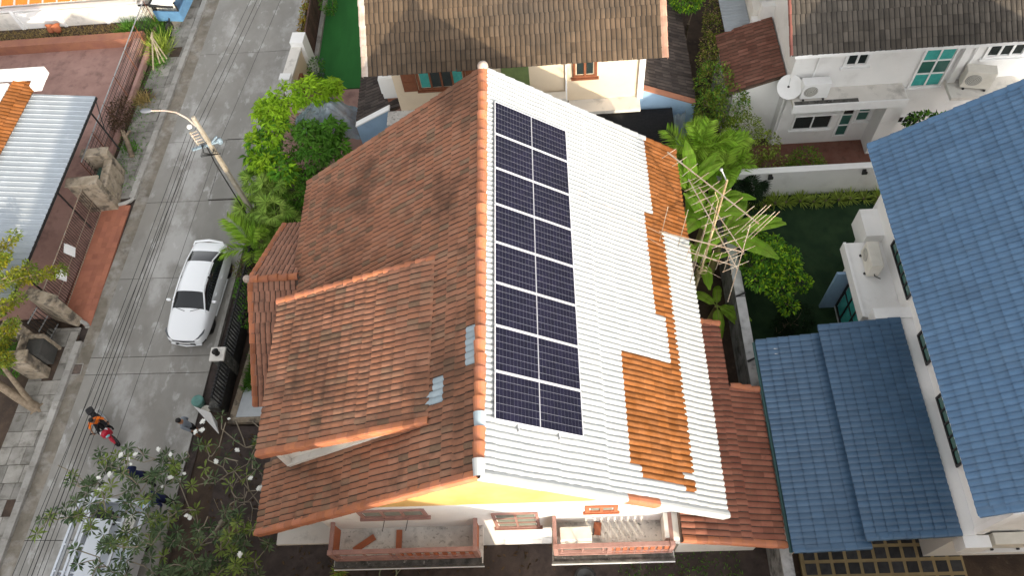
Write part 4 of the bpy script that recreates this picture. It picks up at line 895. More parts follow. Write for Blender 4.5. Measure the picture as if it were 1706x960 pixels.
# stations: y, half width, bottom z, mid z, belt z, roof-edge half width, roof-edge z, centre z
st_ = [(-2.32, .60, .26, .45, .60, .40, .66, .67), (-2.22, .78, .22, .48, .68, .58, .74, .755), (-1.85, .86, .20, .52, .76, .66, .85, .875), (-1.35, .885, .20, .55, .84, .70, .93, .96), (-1.10, .89, .20, .56, .89, .72, .975, 1.02),
       (-.30, .89, .20, .57, .93, .60, 1.345, 1.40), (.25, .89, .20, .58, .95, .61, 1.375, 1.43), (1.16, .89, .20, .60, .97, .585, 1.335, 1.385), (1.80, .88, .22, .64, 1.0, .62, 1.085, 1.12), (2.02, .86, .25, .66, .98, .64, 1.055, 1.07), (2.24, .80, .3, .66, .95, .6, 1.03, 1.045), (2.30, .70, .34, .62, .86, .5, .92, .93)]
b = MB(); V = []; 
for (y, w, zb, zm, zl, wr, zr, zt) in st_:
    half = [(.0, zb), (w - .10, zb), (w, zb + .14), (w, zm), (w - .035, zl), (wr, zr), (wr * .5, zr + (zt - zr) * .8)]
    ring = [(x, y, z) for x, z in half] + [(0, y, zt)] + [(-x, y, z) for x, z in reversed(half[1:])]
    V += ring
n = 14; F = []; MI = []
for i in range(len(st_) - 1):
    for k in range(n):
        f = (i * n + k, i * n + (k + 1) % n, (i + 1) * n + (k + 1) % n, (i + 1) * n + k); mi = 0
        if i == 4 and k in (5, 6, 7, 8): mi = 1
        if i == 7 and k in (5, 6, 7, 8): mi = 2
        if i in (4, 5, 6, 7) and k in (4, 9): mi = 3
        F.append(f); MI.append(mi)
F = [(tuple(f), m) for f, m in zip(F, MI)]
for f, m in F: b.f.append((np.array([f]), m, np.full(1, .5), True))
b.v.append(np.array(V, float)); b.n = len(V)
e = len(st_) - 1
for q in range(0, 6):
    for base, rev in ((0, False), (e * n, True)):
        f = (base + q, base + q + 1, base + (n - q - 1) % n, base + (n - q) % n) if q else (base + 0, base + 1, base + n - 1, base + n - 1)
        if q == 0: f = (base, base + 1, base + 13)
        b.f.append((np.array([f if rev else tuple(reversed(f))]), 0, np.full(1, .5), True))
for base, rev in ((0, False), (e * n, True)):
    f = (base + 6, base + 7, base + 8); b.f.append((np.array([f if rev else tuple(reversed(f))]), 0, np.full(1, .5), True))
parts = subsurf_split(b, [m_carw, m_cglass, m_cglass, m_cglass])
car = thing('sedan', 'white four-door sedan parked against the right side of the concrete street', 'car', (-11.25, 9.49, 0), R(-6)); car.scale = (.86, .86, .86)
for mi, nm, m in ((0, 'body', m_carw), (1, 'windscreen', m_cglass), (2, 'rear_window', m_cglass), (3, 'side_windows', m_cglass)):
    if mi != 3: parts[mi].build(nm, m, car, local=True)
v = parts[3]; vv = v.v[0]
for s in (1, -1):
    fs = [f for f in v.f[0][0] if (vv[list(f)][:, 0].mean() > 0) == (s > 0)]
    us = sorted({i for f in fs for i in f}); mp = {i: n_ for n_, i in enumerate(us)}; q = MB(); q.add(vv[us], [tuple(mp[i] for i in f) for f in fs], 0, .5, True); q.build('side_window', m_cglass, car, local=True)
for s in (-1, 1):
    b = MB(); b.tube([(s * .735, -1.13, .96), (s * .675, -.7, 1.18), (s * .59, -.27, 1.36), (s * .585, .25, 1.40), (s * .575, 1.15, 1.365), (s * .62, 1.52, 1.21), (s * .66, 1.84, 1.07)], [.03, .034, .034, .03, .03, .034, .03], 7); b.build('roof_rail', m_carw, car, local=True)
    b = MB(); b.bar((s * .80, .34, .93), (s * .60, .34, 1.36), .06, .05); b.build('pillar', m_blackm, car, local=True)
    b = MB(); b.ball((s * 1.0, -.62, 1.0), .12, 10, sc=(1.0, .55, .62)); mm = b.build('mirror', m_carw, car, local=True); b = MB(); b.bar((s * .84, -.6, .95), (s * .95, -.62, .98), .05); b.build('mirror_arm', m_blackm, mm, local=True)
    b = MB(); b.tube([(s * .44, -2.285, .645), (s * .64, -2.17, .705), (s * .80, -1.95, .755), (s * .83, -1.8, .77)], [.022, .035, .04, .012], 7); b.build('headlight', m_lamp, car, local=True)
    b = MB(); b.tube([(s * .5, 2.29, .87), (s * .74, 2.17, .89), (s * .82, 2.0, .90)], [.03, .04, .02], 7); b.build('tail_light', m_red, car, local=True)
    b = MB(); b.tube([(s * .70, -2.245, .38), (s * .82, -2.07, .40)], .035, 6); b.build('fog_lamp', m_blackm, car, local=True)
    for y in (-1.38, 1.33):
        wheel(car, s * .715, y); b = MB(); M = Matrix.Translation((s * .80, y, .33)) @ Matrix.Rotation(PI / 2, 4, 'Y'); b.lathe([(.001, s * .02), (.375, s * .02), (.395, -s * .04)], n=22, M=M); b.build('wheel_arch', m_blackm, car, local=True)
    b = MB(); b.bar((s * .845, -.9, .25), (s * .845, .9, .25), .05, .06); b.build('sill_skirt', m_carw, car, local=True)
    for y in (-.25, .62): 
        b = MB(); b.bar((s * .885, y, .80), (s * .885, y + .16, .81), .025, .03); b.build('door_handle', m_carw, car, local=True)
b = MB(); b.tube([(-.48, -2.29, .60), (0, -2.335, .61), (.48, -2.29, .60)], .028, 6); b.build('grille', m_blackm, car, local=True)
b = MB(); b.tube([(-.45, -2.29, .655), (0, -2.32, .675), (.45, -2.29, .655)], .016, 6); b.build('grille_trim', m_steel, car, local=True)
b = MB(); b.box(-.42, .42, -2.335, -2.29, .30, .42); b.build('lower_intake', m_blackm, car, local=True)
b = MB(); b.box(-.24, .24, -2.345, -2.336, .43, .54); b.build('number_plate', m_trim, car, local=True)
b = MB(); b.tube([(-.70, 2.06, 1.05), (-.62, 2.2, 1.14), (0, 2.27, 1.17), (.62, 2.2, 1.14), (.70, 2.06, 1.05)], [.03, .045, .055, .045, .03], 8); b.build('spoiler', m_carw, car, local=True)
b = MB(); b.tube([(-.66, -2.27, .30), (0, -2.36, .27), (.66, -2.27, .30)], .04, 6); b.build('front_lip', m_carw, car, local=True)
for s in (-1, 1):
    b = MB(); b.tube([(s * .12, -1.14, 1.04), (s * .55, -1.0, 1.065)], .01, 5); b.build('wiper', m_blackm, car, local=True)
# ---------------------------------------------------------------- people
m_skin = mat('brown skin', (.32, .17, .10), (.27, .14, .085), 8, .6); m_hair = mat('black hair', (.012, .011, .010), None, rough=.55)
def person(root, J, top, trousers, shoes, long_sleeve=False, long_trousers=True, hair=True, face=(0, -1, 0)):
    """One continuous skinned body from named joints; clothing follows the nearest bone."""
    RAD = dict(pelvis=(.135, .10), belly=(.13, .105), chest=(.15, .105), neck=(.052, .052), head=(.078, .088), crown=(.06, .07), sl=(.068, .068), el=(.046, .046), wl=(.032, .028), pl=(.036, .022), hl=(.088, .088), kl=(.062, .062), al=(.042, .042), tl=(.038, .03))
    E_ = [('pelvis', 'belly'), ('belly', 'chest'), ('chest', 'neck'), ('neck', 'head'), ('head', 'crown')]
    for s in 'LR': E_ += [('chest', 's' + s), ('s' + s, 'e' + s), ('e' + s, 'w' + s), ('w' + s, 'p' + s), ('pelvis', 'h' + s), ('h' + s, 'k' + s), ('k' + s, 'a' + s), ('a' + s, 't' + s)]
    names = list(J); ix = {k: i for i, k in enumerate(names)}
    me = bpy.data.meshes.new('person_cage'); me.from_pydata([J[k] for k in names], [(ix[a], ix[c]) for a, c in E_], [])
    o = bpy.data.objects.new('person_cage', me); COL.objects.link(o)
    sk = o.modifiers.new('skin', 'SKIN'); sk.use_smooth_shade = True; ss = o.modifiers.new('sub', 'SUBSURF'); ss.levels = 2; ss.render_levels = 2
    for k in names:
        d = me.skin_vertices[0].data[ix[k]]; d.radius = RAD.get(k, RAD.get(k[0] + 'l', (.05, .05))); d.use_root = k == 'pelvis'
    dg = bpy.context.evaluated_depsgraph_get(); em = bpy.data.meshes.new_from_object(o.evaluated_get(dg)); bpy.data.objects.remove(o)
    co = np.zeros(len(em.vertices) * 3); em.vertices.foreach_get('co', co); co = co.reshape(-1, 3)
    reg = {}
    for a, c in E_:
        k = a + '>' + c; r = 0
        if a in ('pelvis', 'belly') and c in ('belly', 'chest'): r = 1
        if a == 'chest' and c[0] == 's': r = 1
        if a[0] == 's' and c[0] == 'e': r = 1
        if a[0] == 'e' and c[0] == 'w': r = 1 if long_sleeve else 0
        if a == 'pelvis' and c[0] == 'h' or a[0] == 'h' and c[0] == 'k': r = 2
        if a[0] == 'k' and c[0] == 'a': r = 2 if long_trousers else 0
        if a[0] == 'a' and c[0] == 't': r = 3
        reg[k] = r
    b = MB(); segs = [(np.array(J[a]), np.array(J[c]), reg[a + '>' + c]) for a, c in E_ if (a, c) != ('chest', 'neck')] + [(np.array(J['chest']), np.array(J['chest']) * .45 + np.array(J['neck']) * .55, 1), (np.array(J['neck']), np.array(J['head']), 0)]
    byr = {}
    for p in em.polygons:
        c = co[list(p.vertices)].mean(0); best = None
        for A, B2, r in segs:
            d = B2 - A; t = np.clip(((c - A) @ d) / (d @ d + 1e-9), 0, 1); q = np.linalg.norm(c - A - d * t)
            if best is None or q < best[0]: best = (q, r)
        byr.setdefault(best[1], []).append(tuple(p.vertices))
    base = 0; b.v.append(co); b.n = len(co)
    for r, fs in byr.items():
        for f in fs: b.f.append((np.array([f]), r, np.full(1, .5), True))
    # hands: five tapering bent fingers rooted inside the palm
    for s, sg in (('L', 1), ('R', -1)):
        P = Vector(J['p' + s]); w = Vector(J['w' + s]); d = (P - w).normalized(); side = d.cross(Vector((0, 0, 1)))
        side = side.normalized() if side.length > .1 else Vector((1, 0, 0)); dn = side.cross(d).normalized()
        if dn.z > 0: dn = -dn
        for k, (off, L) in enumerate(((-.026, .062), (-.009, .072), (.009, .068), (.025, .054))):
            a = P + side * off; m1 = a + d * L * .5 + dn * .012; b.tube([a, m1, m1 + d * L * .32 + dn * .028, m1 + d * L * .38 + dn * .05], [.0085, .0082, .0075, .006], 6, 0)
        a = w + d * .02 + side * sg * -.02; b.tube([a, a + side * sg * -.03 + d * .025, a + side * sg * -.038 + d * .055 + dn * .012], [.010, .0095, .007], 6, 0)
    # face
    H = Vector(J['head']); fv = Vector(face).normalized(); sv = fv.cross(Vector((0, 0, 1))).normalized(); uv = sv.cross(fv)
    b.tube([H + fv * .085 + uv * .015, H + fv * .112 - uv * .018, H + fv * .09 - uv * .026], [.008, .014, .009], 6, 0)
    for s in (-1, 1):
        b.ball(H + sv * s * .086 - fv * .005 - uv * .005, .022, 8, 0, sc=(.7, .8, 1.2)); b.ball(H + fv * .088 + sv * s * .032 + uv * .018, .010, 6, 4)
    b.bar(H + fv * .088 - uv * .052 - sv * .022, H + fv * .088 - uv * .052 + sv * .022, .01, .008, 5)
    body = b.build('body', [m_skin, top, trousers, shoes, m_hair, mat('lips', (.3, .12, .09), None) if 'lips' not in bpy.data.materials else bpy.data.materials['lips']], root, local=True)
    if hair:
        q = MB(); c = Vector(J['crown']) * .62 + H * .38 - fv * .012
        q.ball(c, .1, 14, 0, sc=(.93, 1.0, .84)); q.build('hair', m_hair, root, local=True)
    return body
def stand(lean=0, reach=None, bend=0.0):
    J = dict(pelvis=(0, 0, .92), belly=(0, -.02 - bend * .3, 1.06), chest=(0, -.03 - bend, 1.28), neck=(0, -.04 - bend * 1.3, 1.44), head=(0, -.06 - bend * 1.55, 1.55), crown=(0, -.055 - bend * 1.7, 1.635))
    for s, k in (('L', 1), ('R', -1)):
        J.update({'s' + s: (k * .175, -.03 - bend * 1.05, 1.36), 'e' + s: (k * .24, .02 - bend, 1.10), 'w' + s: (k * .23, -.10 - bend, .90), 'p' + s: (k * .22, -.15 - bend, .84), 'h' + s: (k * .09, 0, .86), 'k' + s: (k * .10, -.03, .48), 'a' + s: (k * .105, .02, .08), 't' + s: (k * .12, -.13, .04)})
    if reach: J.update(reach)
    return J
m_gsh = mat('grey t-shirt', (.23, .26, .30), (.2, .23, .27), 6, .9); m_blk = mat('black cloth', (.012, .012, .014), None, rough=.9); m_navy = mat('navy work shirt', (.012, .018, .075), (.01, .015, .06), 6, .85)
m_osh = mat('orange work vest', (.78, .17, .01), (.72, .15, .01), 6, .8); m_shoe = mat('dark shoe', (.02, .018, .016), None, rough=.7)
p1 = thing('person', 'person in a grey t-shirt and black shorts standing at the fence end', 'person', (-10.42, 4.22, .0), R(-82)); p1.scale = (.92, .92, .92)
person(p1, stand(bend=.05, reach={'eL': (.27, .12, 1.12), 'wL': (.22, .20, .92), 'pL': (.2, .22, .86)}), m_gsh, m_blk, m_shoe, long_trousers=False)
p2 = thing('person', 'person in a navy shirt bending by the truck behind the frangipani leaves', 'person', (-11.62, 2.62, .0), R(-75))
person(p2, stand(bend=.16), m_navy, m_blk, m_shoe, long_sleeve=True)
p3 = thing('person', 'person in navy clothes beside a light blue sheet under the frangipani', 'person', (-10.75, 1.85, .0), R(-60))
person(p3, stand(bend=.10, reach={'eR': (-.2, -.2, 1.15), 'wR': (-.1, -.42, 1.12), 'pR': (-.08, -.49, 1.12)}), m_navy, m_blk, m_shoe, long_sleeve=True)
o = MB().box(-.2, .2, -.14, .14, 0, .02).build('light_blue_sheet', mat('light blue card', (.33, .55, .8), (.4, .62, .85), 6, .6), None); o.location = (-11.22, 1.66, 1.08); o.rotation_euler = (R(8), R(5), R(25)); tag(o, 'light blue sheet held out by the person in navy under the frangipani', 'sheet')
# ---------------------------------------------------------------- motorcycle and rider
RZB = R(42); mc = thing('motorcycle', 'small red and black motorcycle with a white patterned front ridden down the street', 'motorcycle', (-13.6, 4.43, 0), RZB); mc.scale = (.85, .85, .85)
def lp(nm, b, m, par=mc): return b.build(nm, m, par, local=True)
for y in (-.63, .62):
    b = MB(); M = Matrix.Translation((0, y, .29)) @ Matrix.Rotation(PI / 2, 4, 'Y'); b.lathe([(.215, -.045), (.265, -.05), (.29, -.02), (.29, .02), (.265, .05), (.215, .045)], n=20, M=M); w_ = lp('wheel', b, m_tyre)
    b = MB(); b.lathe([(.05, -.05), (.05, .05)], n=8, M=M); b.lathe([(.20, -.03), (.218, -.03), (.218, .03), (.20, .03)], n=20, M=M)
    for q in range(6): b.box(.04, .205, -.012, .012, -.012, .012, 0, .5, M @ Matrix.Rotation(q * PI / 3, 4, 'Z'))
    b.build('rim', m_rim, w_, local=True)
m_mred = mat('red plastic fairing', (.45, .012, .035), (.4, .01, .03), 4, .3); m_mwh = mat('white decal', (.8, .78, .8), None, rough=.3); m_mbk = mat('black plastic', (.014, .014, .016), None, rough=.4)
b = MB(); b.tube([(0, -.58, .34), (0, -.47, .66), (0, -.36, .92)], [.05, .045, .04], 7); lp('front_fork', b, m_mbk)
b = MB(); b.ball((0, -.46, .78), .2, 12, sc=(.95, .75, 1.25)); lp('front_fairing', b, m_mred)
for s in (-1, 1):
    b = MB(); b.ball((s * .13, -.40, .72), .15, 10, sc=(.55, .95, 1.5)); lp('leg_shield', b, m_mred)
    b = MB(); b.ball((s * .10, -.40, .92), .09, 8, sc=(.75, 1.2, .4)); lp('decal', b, m_mwh)
    b = MB(); b.tube([(0, -.36, .98), (s * .2, -.34, 1.02), (s * .34, -.26, 1.0)], [.018, .016, .02], 6); lp('handlebar', b, m_mbk)
    b = MB(); b.tube([(s * .27, -.31, 1.02), (s * .33, -.34, 1.16)], .008, 5); b.ball((s * .35, -.34, 1.2), .06, 8, sc=(1, .35, .7)); lp('mirror', b, m_mbk)
b = MB(); b.ball((0, -.6, .80), .085, 10, sc=(1.1, .6, .8)); lp('headlight', b, mat('cyan tinted lamp', (.25, .5, .55), None, rough=.1))
b = MB(); b.tube([(0, -.86, .46), (0, -.72, .60), (0, -.5, .62), (0, -.42, .56)], [.035, .07, .075, .04], 8); lp('front_mudguard', b, m_mred)
b = MB(); b.tube([(0, -.3, .58), (0, 0, .46), (0, .35, .52), (0, .7, .68)], [.12, .12, .13, .07], 9); lp('frame_body', b, m_mbk)
b = MB(); b.tube([(0, -.12, .72), (0, .15, .76), (0, .5, .79), (0, .78, .80)], [.08, .13, .135, .09], 9); lp('seat', b, m_blk)
b = MB(); b.box(-.15, .15, .62, .94, .82, 1.02); q = lp('top_box', b, m_mbk); bv = q.modifiers.new('r', 'BEVEL'); bv.width = .09; bv.segments = 3
b = MB(); b.tube([(.14, .1, .28), (.16, .55, .32), (.16, .92, .42)], [.03, .05, .055], 8); lp('exhaust', b, m_steel)
rd = thing('person', 'person with black hair in an orange work vest riding the red motorcycle', 'person', (-13.6, 4.43, 0), RZB); rd.scale = (.85, .85, .85)
J = dict(pelvis=(0, .22, .90), belly=(0, .17, 1.03), chest=(0, .05, 1.22), neck=(0, -.03, 1.37), head=(-.01, -.07, 1.49), crown=(-.01, -.06, 1.575))
for s, k in (('L', 1), ('R', -1)):
    J.update({'s' + s: (k * .185, .03, 1.29), 'e' + s: (k * .30, -.06, 1.12), 'w' + s: (k * .315, -.22, 1.06), 'p' + s: (k * .31, -.28, 1.045), 'h' + s: (k * .11, .16, .86), 'k' + s: (k * .21, -.22, .72), 'a' + s: (k * .19, -.04, .34), 't' + s: (k * .19, -.19, .31)})
person(rd, J, m_osh, m_blk, m_shoe)
# ---------------------------------------------------------------- pickup truck under the frangipani
TR = R(-7); tk = thing('pickup_truck', 'white pickup with a steel roof rack parked under the frangipani tree', 'pickup truck', (-12.32, -.72, 0), TR)
m_tw = mat('white truck paint', (.70, .74, .80), (.66, .70, .76), 2, .35, 0, [((.35, .37, .4), 5, .66, .85, .3)], coat=.3)
def tp(nm, b, m): return b.build(nm, m, tk, local=True)
for s in (-1, 1):
    for y in (-1.55, 1.55): wheel(tk, s * .76, y, .36, .24)
    b = MB(); b.prism([(.02, .0), (2.52, .0), (2.52, .62), (2.2, .66), (.02, .66)], -.04, .04, 0, .5, Matrix.Translation((s * .86, 0, .42)) @ Matrix(((0, 0, 1, 0), (1, 0, 0, 0), (0, 1, 0, 0), (0, 0, 0, 1)))); tp('bed_side', b, m_tw)
    b = MB(); b.bar((s * .86, .05, 1.11), (s * .86, 2.5, 1.11), .13, .05); tp('side_rail', b, m_tw)
    b = MB(); b.bar((s * .78, -1.4, 1.92), (s * .78, 2.35, 1.92), .07, .06); tp('rack_rail', b, m_tw)
    for y in (.15, 2.3): 
        b = MB(); b.bar((s * .82, y, 1.08), (s * .78, y, 1.9), .06, .06); tp('rack_post', b, m_tw)
    b = MB(); b.ball((s * 1.0, -1.55, 1.15), .11, 8, sc=(.9, .5, 1.1)); tp('mirror', b, m_blackm)
    b = MB(); b.mixed([(s * .845, -1.35, 1.08), (s * .845, -.1, 1.1), (s * .73, -.28, 1.56), (s * .73, -.95, 1.56)], [(0, 1, 2, 3)]); tp('side_window', b, m_cglass)
    b = MB(); b.tube([(s * .6, 2.54, .62), (s * .6, 2.54, .95)], .05, 6); tp('tail_light', b, m_red)
b = MB(); b.box(-.82, .82, .02, 2.5, .60, .66); tp('bed_floor', b, m_tw)
b = MB(); b.box(-.82, .82, 2.46, 2.53, .45, 1.06); b.bar((-.8, 2.5, 1.09), (.8, 2.5, 1.09), .1, .05); tp('tailgate', b, m_tw)
b = MB(); M = Matrix(((0, 0, 1, 0), (1, 0, 0, 0), (0, 1, 0, 0), (0, 0, 0, 1))); b.prism([(-2.5, .42), (-.02, .42), (-.02, 1.1), (-.22, 1.62), (-1.0, 1.64), (-1.55, 1.1), (-2.45, .98)], -.85, .85, 0, .5, M); o = tp('cab', b, m_tw); bv = o.modifiers.new('r', 'BEVEL'); bv.width = .06; bv.segments = 3
b = MB(); b.mixed([(-.74, -1.54, 1.13), (.74, -1.54, 1.13), (.68, -1.04, 1.615), (-.68, -1.04, 1.615)], [(0, 1, 2, 3)]); b.v[-1] += np.array([0, -.012, .012]); tp('windscreen', b, m_cglass)
b = MB(); b.mixed([(.66, -.055, 1.13), (-.66, -.055, 1.13), (-.62, -.195, 1.56), (.62, -.195, 1.56)], [(0, 1, 2, 3)]); b.v[-1] += np.array([0, .03, .01]); tp('rear_window', b, m_cglass)
for y in (-1.3, -.55, .2, .95, 1.7, 2.3):
    b = MB(); b.bar((-.8, y, 1.955), (.8, y, 1.955), .05, .04); tp('rack_crossbar', b, m_tw)
b = MB(); b.box(-.08, .52, -.95, 1.75, 1.98, 2.02); o = b.build('white_sheet_load', m_tw, None); o.matrix_basis = Matrix.Translation((-12.32, -.72, 0)) @ Matrix.Rotation(TR, 4, 'Z'); tag(o, 'flat white sheet tied on the pickup roof rack', 'board')
for x, y0, y1, i in ((-.42, -1.3, 2.5, 0), (-.62, -1.2, 2.35, 1), (-.27, -.8, 2.6, 2)):
    b = MB(); b.bar((x, y0, 2.0), (x, y1, 2.0), .07, .05); o = b.build('metal_profile', m_steel if i == 1 else m_tw, None); o.matrix_basis = Matrix.Translation((-12.32, -.72, 0)) @ Matrix.Rotation(TR, 4, 'Z')
    tag(o, ('thick white profile beside the flat sheet on the pickup rack', 'outermost grey steel profile on the pickup rack', 'longest white profile next to the flat sheet on the pickup rack')[i], 'metal profile', 'profiles carried on the pickup rack')
for i, (x, y, w, d, h, m, nm, lb) in enumerate(((-.45, 2.0, .5, .35, .32, m_blackm, 'tool_box', 'black tool box at the tail of the pickup bed'), (.35, 1.9, .42, .5, .26, m_ac, 'carton', 'pale carton in the tail of the pickup bed'), (-.3, 1.35, .55, .4, .2, m_steel, 'tool_box', 'grey metal tool box in the middle of the pickup bed'))):
    t = thing(nm, lb, nm.replace('_', ' '), (0, 0, 0)); t.matrix_basis = Matrix.Translation((-12.32, -.72, 0)) @ Matrix.Rotation(TR, 4, 'Z') @ Matrix.Translation((x, y, .662))
    b = MB(); b.box(-w / 2, w / 2, -d / 2, d / 2, 0, h); b.build('case', m, t, local=True, bevel=.015); b = MB(); b.box(-w / 2 - .01, w / 2 + .01, -d / 2 - .01, d / 2 + .01, h, h + .03); b.build('lid', m, t, local=True); b = MB(); b.tube([(-.08, 0, h + .03), (-.06, 0, h + .07), (.06, 0, h + .07), (.08, 0, h + .03)], .01, 5); b.build('handle', m_blackm, t, local=True)
# blue vehicle at the far left end of the pavement
bt = thing('cargo_tricycle', 'blue cargo cart with a white cover parked on the far left pavement', 'cart', (-15.35, 25.1, 0), R(-8))
m_bl = mat('blue painted steel', (.10, .22, .38), (.08, .18, .32), 4, .45)
def q_(nm, b, m): return b.build(nm, m, bt, local=True)
b = MB(); b.box(-.62, .62, -.9, 2.4, .55, .62); q_('floor', b, m_bl)
for s in (-1, 1):
    b = MB(); b.box(s * .62 - .03, s * .62 + .03, -.9, 2.4, .45, .95); q_('side_panel', b, m_bl if s > 0 else m_blackm)
    wheel(bt, s * .55, 1.3, .3, .16)
    b = MB(); b.bar((s * .6, -.85, .95), (s * .6, -.85, 1.25), .05); b.bar((s * .6, 2.3, .95), (s * .6, 2.3, 1.3), .05); q_('post', b, m_blackm)
b = MB(); b.box(-.62, .62, -.93, -.87, .4, .95); q_('tail_panel', b, m_bl)
b = MB(); b.mixed([(-.58, -.85, 1.28), (.42, -.85, 1.24), (.42, 2.3, 1.3), (-.58, 2.3, 1.34), (-.58, -.85, 1.31), (.42, -.85, 1.27), (.42, 2.3, 1.33), (-.58, 2.3, 1.37)], [(3, 2, 1, 0), (4, 5, 6, 7), (0, 1, 5, 4), (1, 2, 6, 5), (2, 3, 7, 6), (3, 0, 4, 7)]); q_('cover', b, m_trim)
b = MB(); b.bar((-.66, -.9, 1.26), (-.66, 2.4, 1.34), .1, .06); b.bar((-.66, -.92, 1.24), (.5, -.92, 1.22), .09, .06); q_('cover_frame', b, m_blackm)
b = MB(); M = Matrix.Translation((0, -1.25, .28)) @ Matrix.Rotation(PI / 2, 4, 'Y'); b.lathe([(.2, -.06), (.28, -.05), (.28, .05), (.2, .06)], n=18, M=M); q_('front_wheel', b, m_tyre); b = MB(); b.bar((0, -1.25, .28), (0, -.9, .6), .05); q_('fork', b, m_blackm)
# ---------------------------------------------------------------- utility pole with street lamp, wires
m_pole = mat('weathered concrete pole', (.33, .3, .25), (.26, .23, .18), 3, .9, 0, [((.2, .15, .1), 2, .5, .75, .6)], .3, 25)
up = thing('utility_pole', 'leaning looking concrete utility pole with street lamp and wire brackets', 'utility pole', (-9.5, 12.5, 0))
b = MB(); 
for z0, z1, w0, w1 in ((0, 6.4, .08, .056),):
    v = [(s * w0, t_ * w0, z0) for s, t_ in ((-1, -1), (1, -1), (1, 1), (-1, 1))] + [(s * w1, t_ * w1, z1) for s, t_ in ((-1, -1), (1, -1), (1, 1), (-1, 1))]
    b.mixed(v, [(3, 2, 1, 0), (4, 5, 6, 7), (0, 1, 5, 4), (1, 2, 6, 5), (2, 3, 7, 6), (3, 0, 4, 7)])
b.build('pole', m_pole, up, local=True, bevel=.012)
def up_(nm, b, m): return b.build(nm, m, up, local=True)
b = MB(); b.tube([(-.1, .02, 5.95), (-.22, .04, 6.3), (-.5, .1, 6.55), (-.85, .14, 6.62), (-1.3, .18, 6.6)], [.03, .03, .028, .026, .026], 8); up_('lamp_arm', b, m_paler)
b = MB(); b.ball((-1.48, .2, 6.6), .12, 12, sc=(1.7, .85, .5)); up_('lamp_head', b, mat('dark grey lamp', (.12, .13, .15), None, rough=.5))
b = MB(); b.ball((-.27, -.05, 6.02), .085, 12, sc=(1, 1, .8)); up_('round_lamp', b, m_flow)
m_brk = mat('pale blue painted bracket', (.2, .27, .32), (.15, .2, .25), 6, .6)
b = MB(); b.bar((-.62, -.12, 4.98), (.42, .1, 5.12), .075, .075); up_('cross_arm', b, m_brk)
b = MB(); b.bar((-.12, -.02, 4.95), (.3, .12, 5.3), .05); up_('brace', b, m_brk); b = MB(); b.lathe([(.001, 0), (.08, 0), (.09, .06), (.08, .2), (.001, .22)], (.32, .1, 4.98), 12); up_('junction_box', b, m_brk)
for i in range(5):
    b = MB(); z = 5.85 - i * .13; b.bar((-.08, -.1, z), (-.3, -.18, z), .03); b.lathe([(.001, -.05), (.035, -.05), (.045, -.02), (.03, 0), (.045, .02), (.035, .05), (.001, .05)], (-.28, -.18, z), 9); up_('insulator', b, m_paler if i % 2 else m_pole)
b = MB(); b.tube([(-.12, -.05, 5.0), (-.16, -.1, 4.2), (-.15, -.15, 2.5), (-.17, -.17, 0)], .022, 6); up_('down_cable', b, m_cable)
b = MB()
for i in range(5):
    a = i * .9; b.tube([(-.2 + .05 * i, -.12, 5.3), (-.3 + .1 * math.cos(a), -.25, 4.95 - .05 * i), (-.05 + .08 * i, -.16, 4.75), (.1, -.15, 4.95)], .012, 5)
up_('cable_tangle', b, m_cable)
def wire(pts, r, lbl, grp='power lines along the street', m=m_cable):
    t = MB(); t.tube(pts, r * .42, 5); o = t.build('power_line', m, None); return tag(o, lbl, 'cable', grp)
def sag(A, B_, s, n=14): return [Vector(A).lerp(Vector(B_), i / n) - Vector((0, 0, s * 4 * (i / n) * (1 - i / n))) for i in range(n + 1)]
wl = ['outermost left', 'second from the left', 'third from the left', 'middle', 'third from the right', 'second from the right', 'rightmost']
for i, (xa, za, xs, r) in enumerate(((-10.1, 5.0, -14.6, .016), (-9.9, 5.85, -13.75, .018), (-9.82, 5.72, -13.5, .02), (-9.78, 5.59, -13.4, .026), (-9.78, 5.46, -13.2, .018), (-9.76, 5.33, -13.05, .016), (-9.2, 5.1, -12.4, .013))):
    wire(sag((xa, 12.34, za), (xs, -16, 5.1), .25), r, wl[i] + ' black power line from the pole to the street near end')
for i, (xa, za, xn, r) in enumerate(((-9.9, 5.85, -6.2, .016), (-9.82, 5.6, -6.0, .02), (-9.78, 5.4, -5.8, .016), (-9.15, 5.1, -5.4, .014))):
    wire(sag((xa, 12.66, za), (xn, 36, 5.6), .25), r, ('leftmost', 'second', 'third', 'rightmost')[i] + ' black power line from the pole to the street far end')
wire(sag((2.5, 8.55, 6.75), (6.46, 6.9, 5.1), .06), .011, 'upper thin cable crossing the white roof slope to the antenna mast', 'cables to the antenna mast', m_rust)
wire(sag((2.5, 8.4, 6.72), (6.47, 6.6, 4.8), .12), .009, 'lower thin cable crossing the white roof slope to the antenna mast', 'cables to the antenna mast', m_rust)
